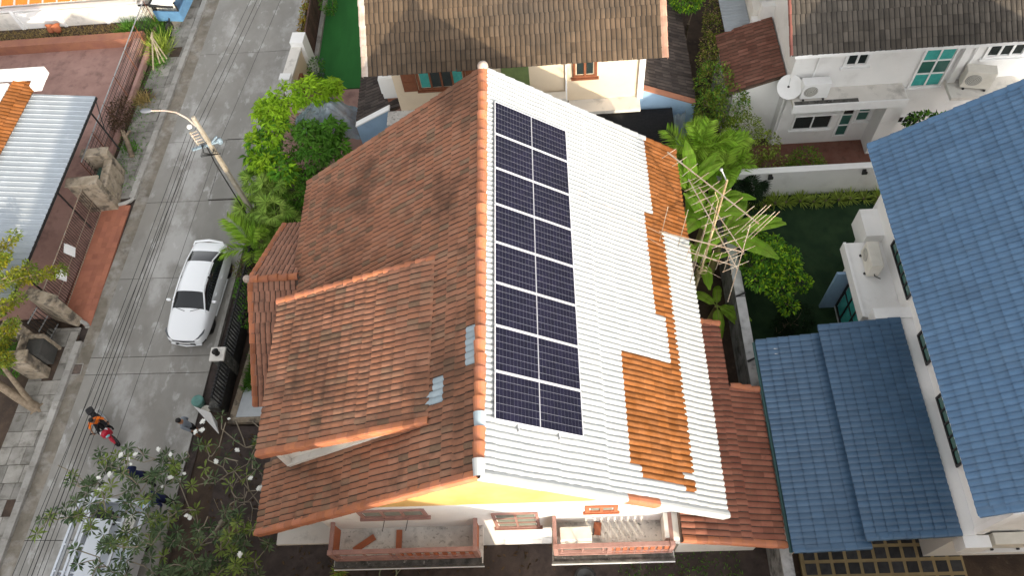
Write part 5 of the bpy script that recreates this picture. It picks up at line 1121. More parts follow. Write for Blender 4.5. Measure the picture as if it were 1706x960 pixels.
# ---------------------------------------------------------------- television antennas
am = thing('antenna_mast', 'rusty television antenna mast with four tangled yagi aerials beside the eave', 'antenna', (6.5, 8.5, 0))
m_mast = mat('yellowed mast pipe', (.62, .52, .32), (.5, .36, .2), 5, .6)
b = MB(); b.tube([(6.5, 8.62, 0), (6.49, 8.4, 3.0), (6.49, 8.22, 7.25)], [.04, .036, .03], 8); b.build('mast', m_mast, am)
def yagi(A, B_, els, bw=.024):
    A, B_ = Vector(A), Vector(B_); b = MB(); b.bar(A, B_, bw, bw, 0); bo_ = b.build('boom', m_rust, am)
    for p, q, r in els:
        b = MB(); b.tube([p, q], r, 5); b.build('element', m_rust, bo_)
def els(A, B_, half, h0, h1, n, r=.009, s0=.02, s1=.98):
    A, B_, half = Vector(A), Vector(B_), Vector(half); out = []
    for i in range(n):
        t = s0 + (s1 - s0) * i / (n - 1); c = A.lerp(B_, t); k = h0 + (h1 - h0) * t; jz = random.uniform(-.03, .03)
        out.append((c - half * k + Vector((0, 0, jz)), c + half * k - Vector((0, 0, jz)), r))
    return out
A, B_ = (5.13, 9.82, 6.6), (7.28, 7.2, 6.6)
E1 = els(A, B_, (.24, .19, 0), .9, 1.25, 9)
for q in range(4):                       # reflector rods side by side behind the boom end
    c = Vector((7.3, 7.2, 6.6)) + Vector((.634, -.773, 0)) * (-.28 + .15 * q) + Vector((0, 0, .12 if q % 2 else -.12)); h_ = Vector((.50, .46, 0)) * (1.0 - .1 * (q % 2)); E1.append((c - h_, c + h_, .010))
yagi(A, B_, E1, .03); A, B_ = (5.73, 9.27, 6.0), (6.66, 6.22, 5.95); yagi(A, B_, els(A, B_, (.33, .13, 0), .7, 1.15, 13, .008))
A, B_ = (6.05, 9.2, 5.7), (7.0, 6.9, 5.65); yagi(A, B_, els(A, B_, (.33, .12, 0), .8, 1.1, 7, .008))
A, B_ = (4.83, 8.03, 5.2), (7.11, 7.19, 5.2); yagi(A, B_, [((4.81, 7.7, 5.2), (5.18, 8.9, 5.2), .010), ((5.3, 7.45, 5.2), (5.75, 8.75, 5.2), .011), ((5.5, 6.25, 5.2), (6.5, 8.95, 5.2), .011), ((6.45, 5.6, 5.22), (7.45, 8.1, 5.2), .014), ((5.57, 6.6, 5.15), (6.2, 8.2, 5.2), .008)], .028)
A, B_ = (5.67, 7.67, 4.6), (6.97, 7.1, 4.6); yagi(A, B_, els(A, B_, (.13, .3, 0), .9, 1.0, 7, .008))
b = MB(); b.tube([(6.37, 8.48, 7.35), (6.49, 8.2, 7.2)], .02, 6); b.ball((6.36, 8.5, 7.36), .05, 8); b.build('top_arm', m_steel, am)
b = MB(); pts = []
for i in range(26): a = i * .75; pts.append((6.5 + .16 * math.cos(a), 8.38 + .06 * math.sin(a * .7), 2.3 - i * .012 + .16 * math.sin(a)))
b.tube(pts, .014, 5); b.build('cable_coil', m_mast, am)
b = MB(); b.tube([(6.45, 8.2, 7.1), (6.25, 8.25, 6.7), (6.42, 8.3, 6.2), (6.46, 8.35, 4.5), (6.46, 8.4, 2.5)], .011, 5); b.build('cable', m_mast, am)
# ---------------------------------------------------------------- plants
def nrm(a): return a / np.maximum(np.linalg.norm(a, axis=1, keepdims=True), 1e-9)
def leaves(b, P, D, L, w, mi=0, fold=.25, tint=None, wide=.45):
    """One folded leaf (two triangles... four for the tip droop) at each P pointing along D."""
    n = len(P); D = nrm(D); L = np.broadcast_to(L, n)[:, None]; w = np.broadcast_to(w, n)[:, None]
    up = np.tile([0, 0, 1.0], (n, 1)) + RNG.normal(0, .35, (n, 3)); S_ = nrm(np.cross(D, up)); N_ = nrm(np.cross(S_, D))
    mid = P + D * L * wide; tip = P + D * L - N_ * L * .16
    l = mid + S_ * w * .5 + N_ * w * fold; r = mid - S_ * w * .5 + N_ * w * fold
    v = np.stack([P, l, tip, r, mid], 1).reshape(-1, 3); i = np.arange(n)[:, None] * 5
    f = np.concatenate([i + np.array([[0, 4, 1]]), i + np.array([[1, 4, 2]]), i + np.array([[0, 3, 4]]), i + np.array([[3, 2, 4]])], 1).reshape(-1, 3)
    t = RNG.random(n) if tint is None else tint
    b.add(v, f, mi, np.repeat(t, 4))
def blob(c, r, n, edge=.55):
    d = nrm(RNG.normal(0, 1, (n, 3))); rad = edge + (1 - edge) * RNG.random(n) ** .6
    return np.asarray(c) + d * np.asarray(r) * rad[:, None], d
def limbs(b, base, tips, r0=.07, r1=.012, z0=None, mi=0, n=6):
    """Grows limbs: each tip joins the nearest point of the branch system built so far."""
    base = np.array(base, float); nodes = [base]; rad = [r0]
    if z0: 
        top = base + np.array([RNG.normal(0, .05), RNG.normal(0, .05), z0]); b.tube([base, (base + top) / 2 + RNG.normal(0, .03, 3), top], [r0, r0 * .85, r0 * .75], n + 2, mi); nodes += [(base + top) / 2, top]; rad += [r0 * .85, r0 * .75]
    tips = sorted(tips, key=lambda q: np.linalg.norm(np.array(q) - nodes[-1]))
    for t in tips:
        t = np.array(t, float); N_ = np.array(nodes); ds = np.linalg.norm((N_ - t) * [1, 1, 1.0], axis=1) + (N_[:, 2] > t[2] - .05) * .6
        k = int(np.argmin(ds)); a = N_[k]; m1 = a * .55 + t * .45 + np.array([RNG.normal(0, .06), RNG.normal(0, .06), -.05 * ds[k] + RNG.normal(0, .03)]); 
        ra = max(r1, rad[k] * .62); b.tube([a, m1, t], [ra, (ra + r1) / 2, r1], n, mi, .5, False); nodes += [m1, t]; rad += [(ra + r1) / 2, r1]
def bushy(name, label, cat, base, clumps, L=.14, w=.06, m=l_bush, m2=None, stem=m_bark, r0=.05, z0=None, group=None, dens=1.0, droop=.3, trunk='trunk', twigs=9):
    t = thing(name, label, cat, base, 0, group); b = MB(); tb = MB(); tips = []
    for c in clumps:
        (x, y, z, rx, ry, rz), n = c[:6], int(c[6] * dens)
        P, d = blob((x, y, z), (rx, ry, rz), n); D = d + np.array([0, 0, -droop]) + RNG.normal(0, .5, (n, 3))
        k_ = int(n * .66); ll, ww = L * RNG.uniform(.6, 1.2, n), w * RNG.uniform(.7, 1.2, n)
        leaves(b, P[:k_], D[:k_], ll[:k_], ww[:k_], 0); leaves(b, P[k_:] + [0, 0, .03], D[k_:], ll[k_:], ww[k_:], 1)
        q, _ = blob((x, y, z), (rx * .7, ry * .7, rz * .6), twigs); tips += [tuple(k) for k in q]
    b.build('crown', [m, m2 or m], t); limbs(tb, base, tips, r0, .008, z0); tb.build(trunk, stem, t); return t
def shoots(name, label, cat, base, centres, m, m2, nsh=60, L=.31, w=.10, per=9, r0=.06, z0=.9, group=None, spread=1.0):
    """Tree whose leaves hang in whorls at the shoot tips."""
    t = thing(name, label, cat, base, 0, group); b = MB(); tb = MB(); tips = []
    for (x, y, z, r) in centres:
        P, d = blob((x, y, z), (r, r, r * .62), nsh, .35); P = P[d[:, 2] > -.55]; d = d[d[:, 2] > -.55]
        for p, q in zip(P, d):
            a = RNG.random(per) * 2 * PI; D = np.stack([np.cos(a), np.sin(a), RNG.uniform(-.85, .05, per)], 1) * 1.0 + q * .5
            leaves(b, np.repeat(p[None], per, 0) + D * .02, D, L * RNG.uniform(.7, 1.2, per), w * RNG.uniform(.8, 1.2, per), 0 if random.random() < .72 else 1, tint=np.clip(RNG.normal(.5, .22, per) + RNG.normal(0, .12), 0, 1))
        k = RNG.permutation(len(P))[:14]; tips += [tuple(p - q * .05) for p, q in zip(P[k], d[k])]
    b.build('crown', [m, m2], t); limbs(tb, base, tips, r0, .01, z0); tb.build('trunk', m_bark, t); return t
shoots('mango_tree', 'bright yellow-green leafy mango tree at the street corner nearest the white column', 'tree', (-8.2, 16.9, 0), [(-8.85, 15.9, 2.7, .62), (-8.2, 16.6, 2.85, .72), (-7.45, 16.95, 2.75, .7), (-6.75, 17.2, 2.5, .5), (-9.0, 16.5, 2.4, .5)], l_mango, l_mango, 44)
shoots('mango_tree', 'bright yellow-green mango tree leaning over the street in front of the plastic sheet', 'tree', (-8.5, 14.6, 0), [(-9.0, 14.85, 2.45, .6), (-8.55, 15.25, 2.6, .5), (-8.75, 14.0, 2.2, .6), (-8.2, 13.6, 2.2, .55), (-9.3, 14.4, 2.0, .45)], l_mango, l_mangod, 40)
shoots('mango_tree', 'mid green mango tree in front of the clear plastic sheet beside the tiled roof', 'tree', (-6.8, 14.5, 0), [(-7.2, 15.0, 2.5, .62), (-6.5, 15.2, 2.4, .55), (-7.0, 14.2, 2.2, .6), (-6.3, 14.5, 2.2, .5)], l_tree, l_mangod, 42)
bushy('garden_bush', 'dark green bush filling the corner under the mango trees', 'bush', (-7.8, 13.2, 0), [(-7.9, 13.3, 1.3, .8, .8, .8, 700), (-7.2, 13.0, 1.4, .6, .6, .7, 500), (-8.4, 12.7, .9, .5, .5, .6, 300), (-7.7, 14.6, 1.2, .8, .8, .7, 600), (-8.5, 15.7, 1.2, .7, .7, .7, 500), (-7.9, 16.4, 1.1, .6, .5, .5, 300)], .17, .06, l_mangod, l_tree)
def wavy(name, lbl, cat, fn, nx, ny, m, th=.006):
    t = thing(name, lbl, cat, fn(.5, .5)); v = [fn(i / nx, j / ny) for j in range(ny + 1) for i in range(nx + 1)]
    b = MB(); b.add(v, [(j * (nx + 1) + i, j * (nx + 1) + i + 1, (j + 1) * (nx + 1) + i + 1, (j + 1) * (nx + 1) + i) for j in range(ny) for i in range(nx)], 0, .5, False); o = b.build('sheet', m, t); s = o.modifiers.new('t', 'SOLIDIFY'); s.thickness = th; return t
m_pl = mat('dusty clear plastic', (.5, .58, .64), (.36, .5, .6), 1.5, .3, spec=.7, alpha=.5)
def pf(u, v):
    q = math.sin(u * 9 + v * 5) * .16 + math.sin(u * 23 - v * 11) * .09 + math.sin(v * 31 + u * 7) * .05 + RNG.normal(0, .03)
    return (-8.2 + 2.9 * u + .1 * math.sin(v * 9), 15.7 + 1.7 * v - .2 * u + .06 * math.sin(u * 13), 1.2 + 1.1 * math.sin(PI * min(1, u * 1.15)) ** .6 * (.5 + .5 * math.sin(PI * v)) + q)
wavy('plastic_sheet', 'crumpled clear plastic sheet draped over plants between the mango trees', 'plastic sheet', pf, 34, 22, m_pl)
wavy('plastic_sheet', 'hanging clear plastic curtain below the pale blue wall on the right', 'plastic sheet', lambda u, v: (6.3 + .5 * u, 14.9 + .35 * math.sin(u * 7) * .2 + .3 * u - .25 * v, 2.3 - 1.9 * v + .05 * math.sin(u * 20)), 14, 6, m_pl)
# --- palms
def fan_leaf(L, n, m, nm):
    b = MB(); b.tube([(0, 0, 0), (L * .35, 0, L * .10), (L * .6, 0, L * .12)], [.012, .01, .008], 4)
    P = []; D = []
    for i in range(n):
        a = -1.9 + 3.8 * i / (n - 1); P.append((L * .6, 0, L * .12)); D.append((math.cos(a), math.sin(a), -.10 - .06 * abs(a)))
    leaves(b, np.array(P), np.array(D), L * .55, L * .075, fold=.2, wide=.5); return b.build(nm, m, None)
def frond(L, n, m, nm, arch=.5, ll=.34):
    b = MB(); pts = []; 
    for i in range(9): s = i / 8; pts.append((L * s * (1 - .25 * arch * s), 0, L * (.55 * s - (.35 + .4 * arch) * s * s)))
    b.tube(pts, [.018 * (1 - .8 * i / 8) for i in range(9)], 4); pts = np.array(pts); P = []; D = []; Ls = []
    for i in range(n):
        s = .18 + .82 * i / (n - 1); k = s * 8; j = min(7, int(k)); p = pts[j] + (pts[j + 1] - pts[j]) * (k - j); t = pts[j + 1] - pts[j]; t = t / np.linalg.norm(t)
        for sg in (-1, 1): P.append(p); D.append(t * .65 + np.array([0, sg * .85, .12 + RNG.normal(0, .08)])); Ls.append(ll * L * (.55 + .6 * math.sin(PI * min(1, s * .95))))
    leaves(b, np.array(P), np.array(D), np.array(Ls), .034 * L, fold=.1, wide=.4); return b.build(nm, m, None)
def banana_leaf(L, w, m, nm):
    b = MB(); N_ = 12; V = []; 
    for i in range(N_ + 1):
        s = i / N_; x = L * s * (1 - .12 * s); z = L * (.42 * s - .62 * s * s); ww = w * max(.03, math.sin(PI * min(1, .06 + .92 * s)) ** .55) * (1 if s < .9 else .75)
        if s < .12: ww = .03
        jg = RNG.uniform(.86, 1.0, 2)
        V += [(x, -ww * .5 * jg[0], z - .10 * ww), (x, -ww * .25, z + .06 * ww), (x, 0, z), (x, ww * .25, z + .06 * ww), (x, ww * .5 * jg[1], z - .10 * ww)]
    F = [(i * 5 + k, i * 5 + k + 1, (i + 1) * 5 + k + 1, (i + 1) * 5 + k) for i in range(N_) for k in range(4)]
    b.add(V, F, 0, np.repeat(RNG.random(N_) * .6 + .2, 4), False)
    b.tube([(L * s * (1 - .12 * s), 0, L * (.42 * s - .62 * s * s) + .012) for s in (0, .2, .4, .6, .8, .97)], [.03, .022, .018, .013, .009, .004], 5, 1); return b.build(nm, [m, l_lily], None)
def variants(fn, n): 
    out = []
    for i in range(n):
        o = fn(); out.append(o.data); bpy.data.objects.remove(o)
    return out
fanv = variants(lambda: fan_leaf(.72, 16, l_fan, 'leaf'), 4); fand = variants(lambda: fan_leaf(.7, 15, l_dark, 'leaf'), 2)
frv = variants(lambda: frond(1.4, 30, l_palm, 'frond', random.uniform(.2, .6)), 5); banv = variants(lambda: banana_leaf(1.9, .52, l_ban, 'leaf'), 5)
def crown_of(t, nm, vs, c, n, tilt=(-.3, .6), sc=(.8, 1.15), a0=None):
    for i in range(n):
        a = (i * 2.4 + random.uniform(-.3, .3)) if a0 is None else a0[i % len(a0)] + random.uniform(-.2, .2)
        M = Matrix.Translation(c) @ Matrix.Rotation(a, 4, 'Z') @ Matrix.Rotation(-random.uniform(*tilt), 4, 'Y') @ Matrix.Rotation(random.uniform(-.25, .25), 4, 'X') @ Matrix.Scale(random.uniform(*sc), 4)
        o = link(random.choice(vs), nm, t, M)
def fan_palm(x, y, stems, lbl, vs=None, grp='fan palms beside the street'):
    t = thing('fan_palm', lbl, 'palm', (x, y, 0), 0, grp)
    for (dx, dy, h, n) in stems:
        b = MB(); b.tube([(dx * .4, dy * .4, 0), (dx * .7, dy * .7, h * .5), (dx, dy, h)], [.025, .022, .02], 6); b.build('stem', m_bark, t, local=True)
        crown_of(t, 'leaf', vs or fanv, (dx, dy, h), n + 3, (-.25, .75))
fan_palm(-9.2, 13.55, [(0, 0, 1.75, 12), (-.3, .2, 1.1, 9), (.3, -.2, 1.0, 8)], 'tall fan palm clump right beside the utility pole, yellowish top')
fan_palm(-9.35, 12.3, [(0, 0, 1.5, 11), (.25, -.4, .9, 8), (-.2, .35, .8, 8)], 'fan palm clump at the street kerb just below the pole foot')
fan_palm(-8.55, 12.9, [(0, 0, 1.9, 11), (.35, .3, 1.3, 9), (-.1, -.4, 1.0, 8)], 'fan palm clump between the pole and the dark green bush')
fan_palm(-8.3, 11.9, [(0, 0, 1.9, 10), (.35, -.2, 1.1, 8)], 'fan palm clump touching the edge of the tiled roof')
fan_palm(-8.75, 11.2, [(0, 0, 1.0, 9), (.4, .1, .9, 8), (.2, -.5, .8, 7)], 'low fan palm clump behind the feathery palm')
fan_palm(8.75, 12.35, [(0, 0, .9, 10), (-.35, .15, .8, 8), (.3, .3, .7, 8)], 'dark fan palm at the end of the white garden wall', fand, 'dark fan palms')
def areca(x, y, stems, lbl, grp):
    t = thing('areca_palm', lbl, 'palm', (x, y, 0), 0, grp)
    for (dx, dy, h, n) in stems:
        b = MB(); b.tube([(dx * .3, dy * .3, 0), (dx * .6, dy * .6, h * .5), (dx, dy, h)], [.045, .04, .032], 7); b.build('stem', mat('green cane', (.2, .25, .06), (.28, .25, .08), 6, .6) if 'green cane' not in bpy.data.materials else bpy.data.materials['green cane'], t, local=True)
        crown_of(t, 'frond', frv, (dx, dy, h), max(4, n - 3), (.25, 1.15))
areca(-9.25, 10.95, [(0, 0, .85, 9), (-.2, .25, .7, 7)], 'feathery palm leaning over the boot of the white car', 'feathery palms')
areca(6.95, 12.9, [(0, 0, 2.5, 9), (-.4, .2, 2.1, 8), (.5, .1, 2.3, 8), (.1, -.5, 1.9, 7)], 'large feathery palm clump behind the right end of the white roof', 'feathery palms')
areca(7.75, 12.3, [(0, 0, 2.2, 8), (.3, .3, 1.8, 7)], 'feathery palm nearest the white garden wall, right of the large clump', 'feathery palms')
def banana(x, y, h, n, lbl, a0=None, sc=(.75, 1.1), tilt=(.35, 1.15)):
    t = thing('banana_plant', lbl, 'banana plant', (x, y, 0), 0, 'banana plants by the antenna mast')
    b = MB(); b.tube([(0, 0, 0), (.04, .02, h * .5), (.06, 0, h)], [.13, .11, .07], 9); b.build('stem', mat('banana stem', (.25, .27, .08), (.3, .22, .1), 4, .7) if 'banana stem' not in bpy.data.materials else bpy.data.materials['banana stem'], t, local=True)
    crown_of(t, 'leaf', banv, (.06, 0, h), n, tilt, sc, a0)
banana(6.75, 10.3, 2.2, 8, 'tall banana plant directly behind the antenna mast'); banana(7.25, 9.6, 2.3, 6, 'banana plant with one long leaf reaching towards the white garden wall', [.2, .9, -.6, 2.6, 4.0], (.95, 1.2), (.2, .6))
banana(6.5, 11.6, 2.3, 7, 'banana plant close to the orange tiled corner of the roof', None); banana(7.0, 7.7, 1.0, 6, 'small banana plant below the antenna mast with leaves over the soil', [-.9, -.3, 1.2, 2.5, -1.6], (.6, .85), (-.3, .3))
banana(7.2, 11.2, 1.9, 7, 'banana plant between the antenna mast and the feathery palm')
banana(6.6, 9.1, 1.5, 6, 'half grown banana plant at the foot of the antenna mast', None, (.6, .85))
ORD = ['first', 'second', 'third', 'fourth', 'fifth', 'sixth', 'seventh', 'eighth', 'ninth', 'tenth', 'eleventh']
# --- bushes and trees, back right
bushy('shrub', 'tall olive green shrub between the dark lean-to roof and the brown roof', 'shrub', (8.0, 15.4, 0), [(7.9, 16.2, 2.5, .75, .8, .9, 1000), (8.3, 15.2, 2.4, .8, .8, .8, 1000), (7.6, 15.0, 2.6, .6, .6, .6, 600), (8.1, 14.6, 1.5, .7, .6, .8, 600)], .13, .055, l_bush, l_tree, r0=.06)
bushy('shrub', 'loose yellow-green shrub hanging over the white house corner beside the feathery palm', 'shrub', (8.9, 14.0, 0), [(8.7, 14.2, 2.1, .75, .6, .7, 800), (9.4, 13.9, 1.6, .7, .5, .7, 600), (8.4, 13.6, 1.7, .6, .5, .7, 600), (9.9, 13.6, .9, .6, .4, .5, 350)], .12, .05, l_bush, l_lily, r0=.05)
bushy('shrub', 'straggling brownish shrub climbing up beside the dark lean-to roof', 'shrub', (7.9, 19.0, 0), [(8.1, 18.4, 2.2, .4, .7, .6, 420), (8.3, 19.3, 2.4, .4, .6, .6, 350), (7.9, 17.5, 2.4, .45, .6, .6, 400), (8.45, 20.3, 2.2, .35, .6, .5, 250)], .11, .05, l_bush, l_straw, r0=.04)
bushy('small_tree', 'bright green round headed tree beside the right edge of the grey roof', 'tree', (7.5, 20.2, 0), [(7.35, 20.3, 3.0, .65, .6, .5, 900), (7.75, 20.8, 2.9, .5, .5, .4, 500)], .14, .06, l_tree, l_mango, r0=.07, z0=1.8)
bushy('round_bush', 'round dark olive bush against the white house wall', 'bush', (11.1, 13.6, 0), [(11.1, 13.6, .9, .62, .5, .6, 900), (10.8, 13.4, .6, .5, .4, .45, 400), (11.55, 13.5, .55, .45, .35, .4, 350)], .10, .05, l_bush, l_mangod)
bushy('low_shrub', 'low loose yellow-green shrub on top of the soil behind the white garden wall', 'shrub', (9.9, 13.4, 0), [(9.7, 13.3, .6, .5, .3, .35, 260), (10.3, 13.3, .5, .3, .3, .3, 160)], .10, .04, l_bush, l_lily)
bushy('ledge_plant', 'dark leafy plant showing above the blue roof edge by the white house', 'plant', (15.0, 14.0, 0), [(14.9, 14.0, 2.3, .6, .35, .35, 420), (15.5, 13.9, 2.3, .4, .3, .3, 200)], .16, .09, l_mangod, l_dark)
bushy('garden_tree', 'small spreading tree with light green leaf tips on the shaded lawn', 'tree', (8.85, 8.9, 0), [(8.7, 8.7, 2.35, .5, .5, .4, 520), (9.3, 8.45, 2.05, .42, .42, .35, 400), (8.3, 8.1, 2.05, .4, .42, .36, 380), (8.95, 7.75, 1.85, .42, .4, .34, 380), (8.45, 9.35, 2.2, .38, .4, .34, 340), (9.5, 9.0, 1.75, .36, .4, .3, 300), (9.75, 8.1, 1.6, .34, .3, .28, 240), (9.0, 9.4, 1.9, .4, .34, .3, 260), (8.75, 8.2, 2.0, .45, .4, .35, 320), (9.2, 7.3, 1.55, .3, .3, .25, 180), (8.15, 8.75, 1.8, .3, .35, .28, 200)], .15, .07, l_tree, l_mango, r0=.08, z0=.8)
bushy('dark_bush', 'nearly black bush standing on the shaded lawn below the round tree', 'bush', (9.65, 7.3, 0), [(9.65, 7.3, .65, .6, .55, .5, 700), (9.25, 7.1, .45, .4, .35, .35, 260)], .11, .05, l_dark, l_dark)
for i in range(11):
    x = 9.05 + i * .46 + random.uniform(-.06, .06); lb = ORD[i] + ' strap-leaved plant from the banana end of the row along the white garden wall'
    if i == 0:
        sp = thing('strap_leaf_plant', lb, 'plant', (x, 12.38, .05), 0, 'strap-leaved plants along the white garden wall'); n = 46; a = RNG.random(n) * 2 * PI; el = RNG.uniform(.15, 1.2, n)
        b = MB(); D = np.stack([np.cos(a) * np.cos(el), np.sin(a) * np.cos(el), np.sin(el)], 1); leaves(b, D * .03, D, RNG.uniform(.32, .5, n), .05, fold=.15, wide=.5); b.build('leaves', l_lily, sp, local=True)
        b = MB(); b.tube([(0, 0, -.05), (0, 0, .08)], .05, 7); b.build('base', m_bark, sp, local=True)
    else: dup(sp, (x, 12.38 + random.uniform(-.04, .04), .05), random.random() * 6.28, lb, random.uniform(.85, 1.15))
# --- left of the tiled house
bushy('flowering_shrub', 'brownish green shrub squeezed between the white car and the iron fence', 'shrub', (-9.5, 10.2, 0), [(-9.6, 10.2, .75, .42, .45, .4, 420), (-9.3, 9.8, .7, .35, .4, .35, 260)], .08, .04, l_bush, leafmat('reddish young leaf', (.2, .10, .05), (.14, .09, .04), .4), r0=.03)
bushy('creeper', 'small leaved creeper on the iron fence behind the porch roof', 'creeper', (-9.35, 8.9, 0), [(-9.45, 9.2, .8, .3, .6, .5, 320), (-9.3, 8.3, .6, .25, .4, .4, 160)], .09, .05, l_tree, l_mangod, r0=.02)
bushy('yard_shrub', 'dark shrub with pale leaves in a pot at the turf edge', 'shrub', (-8.05, 20.2, 0), [(-8.1, 20.2, .7, .35, .6, .45, 380), (-8.0, 19.5, .5, .3, .4, .35, 240)], .13, .06, l_mangod, leafmat('grey green leaf', (.16, .22, .2), (.12, .18, .15), .3), r0=.03)
bushy('yard_tree', 'dark green clipped shrub at the top of the turf yard', 'shrub', (-7.9, 24.2, 0), [(-7.95, 24.2, .9, .4, .7, .6, 620), (-7.95, 25.4, .9, .4, .6, .6, 450)], .09, .045, l_mangod, l_tree, r0=.03)
for i in range(6):
    bushy('croton_plant', ORD[i] + ' orange-yellow croton from the white column in the street hedge', 'shrub', (-8.95, 21.2 + i * .85, 0), [(-8.95, 21.2 + i * .85, .62, .27, .45, .4, 330)], .13, .05, l_crot, l_lily if i % 2 else l_crot, r0=.02, group='croton hedge along the street')
b = MB(); n = 1500; P = np.stack([RNG.uniform(-.16, .16, n), RNG.uniform(5.7, 8.0, n), np.full(n, .10)], 1); P[:, 0] += -8.95 + (P[:, 1] - 6) * .10; D = np.stack([RNG.normal(0, .35, n), RNG.normal(0, .35, n), np.ones(n)], 1); leaves(b, P, D, RNG.uniform(.2, .38, n), .022, fold=.1, wide=.4); tag(b.build('grass_strip', l_gras), kind='stuff')
# --- left edge
yt = thing('yellow_leaved_tree', 'leaning tree with sparse yellow-green foliage over the left gate', 'tree', (-16.5, 5.4, 0)); tb = MB(); b = MB()
tb.tube([(-16.5, 5.4, 0), (-16.9, 5.6, .55), (-17.7, 6.1, 1.3), (-18.2, 7.0, 2.2), (-18.0, 8.2, 2.8)], [.2, .16, .13, .1, .08], 9); tb.tube([(-16.55, 5.4, .1), (-16.8, 5.9, .9), (-17.2, 6.6, 1.9)], [.12, .09, .06], 8)
for a in range(5): tb.tube([(-16.5, 5.4, .12), (-16.5 + .5 * math.cos(a * 1.2 - .6), 5.4 + .5 * math.sin(a * 1.2 - .6), -.02)], [.09, .03], 6)
sprays = [((-18.0, 8.2, 2.8), (-17.0, 10.6, 3.1)), ((-18, 8.2, 2.8), (-16.1, 9.3, 3.1)), ((-17.2, 8.7, 2.9), (-14.95, 9.15, 3.0)), ((-18.1, 7.4, 2.4), (-16.2, 8.2, 2.9)), ((-17.2, 6.6, 1.9), (-16.1, 7.25, 2.9)), ((-17.2, 6.6, 1.9), (-15.95, 5.95, 2.8)), ((-17.6, 9.4, 2.9), (-16.9, 9.6, 3.3))]
for A, B_ in sprays:
    A, B_ = np.array(A), np.array(B_); tb.tube([A, A * .5 + B_ * .5 + [0, 0, .12], B_], [.035, .022, .01], 5)
    for k in range(7):
        c = A + (B_ - A) * (.3 + .7 * k / 6); P, d = blob(c, (.26, .26, .17), 105, .2); leaves(b, P, d + RNG.normal(0, .6, (105, 3)), RNG.uniform(.08, .15, 105), .055, 0 if k % 3 else 1)
b.build('crown', [l_yel, l_bush], yt); tb.build('trunk', m_bark, yt)
bushy('dark_shrub', 'dark green shrub behind the leaning tree trunk at the left edge', 'shrub', (-17.5, 7.0, 0), [(-17.4, 6.9, .8, .6, .5, .6, 600), (-17.9, 7.6, .8, .5, .6, .6, 450)], .14, .05, l_mangod, l_tree, r0=.04)
def tussock(name, lbl, x, y, n, L, m, cat='grass'):
    t = thing(name, lbl, cat, (x, y, .05)); b = MB(); a = RNG.random(n) * 2 * PI; el = RNG.uniform(.3, 1.35, n); D = np.stack([np.cos(a) * np.cos(el), np.sin(a) * np.cos(el), np.sin(el)], 1); P = RNG.normal(0, .16, (n, 3)); P[:, 2] = 0; leaves(b, P, D, L * RNG.uniform(.6, 1.1, n), .03, fold=.1, wide=.45); b.build('blades', m, t, local=True)
tussock('grass_tussock', 'big tussock of straw coloured and green grass at the end of the wire fence', -15.75, 22.7, 320, 1.0, l_lily); tussock('grass_tussock', 'green grass clump right against the ribbed metal panel', -16.4, 24.1, 380, .8, l_gras); tussock('grass_tussock', 'green grass clump at the corner of the low orange wall', -17.5, 24.0, 340, .75, l_gras); tussock('grass_tussock', 'dry straw heap on the pavement beside the wire fence', -15.85, 19.6, 200, .55, l_straw); tussock('grass_tussock', 'green weeds in front of the wire fence near the blue cart', -15.9, 23.6, 300, .7, l_gras); tussock('grass_tussock', 'small weeds beside the sawn log on the pavement', -15.75, 16.9, 120, .4, l_gras); tussock('grass_tussock', 'green weeds under the tall straw tussock on the left pavement', -15.6, 21.8, 160, .5, l_gras)
for i, (dx, dy) in enumerate(((.5, -.9), (.62, -.75), (.38, -1.05), (.2, -1.5))):
    b = MB(); b.bar((-15.9, 22.7 + .1 * i, .85), (-15.9 + dx, 22.7 + dy, .15 + .05 * i), .06, .03); tag(b.build('cane_stick', m_twig), ('middle', 'rightmost', 'leftmost', 'lowest')[i] + ' pale dry cane lying across the straw coloured tussock', 'stick', 'dry canes on the grass tussock')
t = thing('bare_bush', 'dark leafless twiggy bush pushing through the wire fence', 'bush', (-16.25, 18.2, 0)); b = MB(); tp_, _ = blob((-16.25, 18.2, .8), (.55, .9, .6), 220, .3); limbs(b, (-16.25, 18.2, .1), [tuple(q) for q in tp_], .04, .006, .3, n=4); b.build('twigs', mat('dark twig', (.06, .04, .03), (.09, .06, .045), 5, .9), t); b = MB(); P, d = blob((-16.2, 18.2, .85), (.5, .9, .5), 700, .3); leaves(b, P, d + RNG.normal(0, .5, (700, 3)), .11, .05); b.build('dry_leaves', leafmat('withered leaf', (.07, .045, .03), (.11, .07, .04), .4, .9), t)
t = thing('log', 'sawn pale log leaning on the low fence base by the pavement', 'log', (-15.9, 17.0, 0)); b = MB(); b.tube([(-16.15, 17.6, .5), (-15.9, 17.1, .35), (-15.6, 16.4, .2)], [.09, .1, .11], 9); b.build('log', m_bark, t); b = MB(); b.tube([(-16.0, 17.3, .42), (-15.75, 17.5, .55)], [.06, .05], 7); b.build('branch_stub', m_bark, t)
for i, x in enumerate((-21.35, -20.95)):
    t = thing('clay_pot', ('left', 'right')[i] + ' one of two clay pots lying in the dry weeds by the white wall', 'pot', (x, 24.2, .2), R(40 * i)); b = MB(); b.lathe([(.001, 0), (.11, 0), (.2, .3), (.23, .3), (.23, .36), (.19, .36), (.17, .1), (.001, .06)], n=16, M=Matrix.Rotation(R(-50), 4, 'X')); b.build('pot', m_terra, t, local=True)
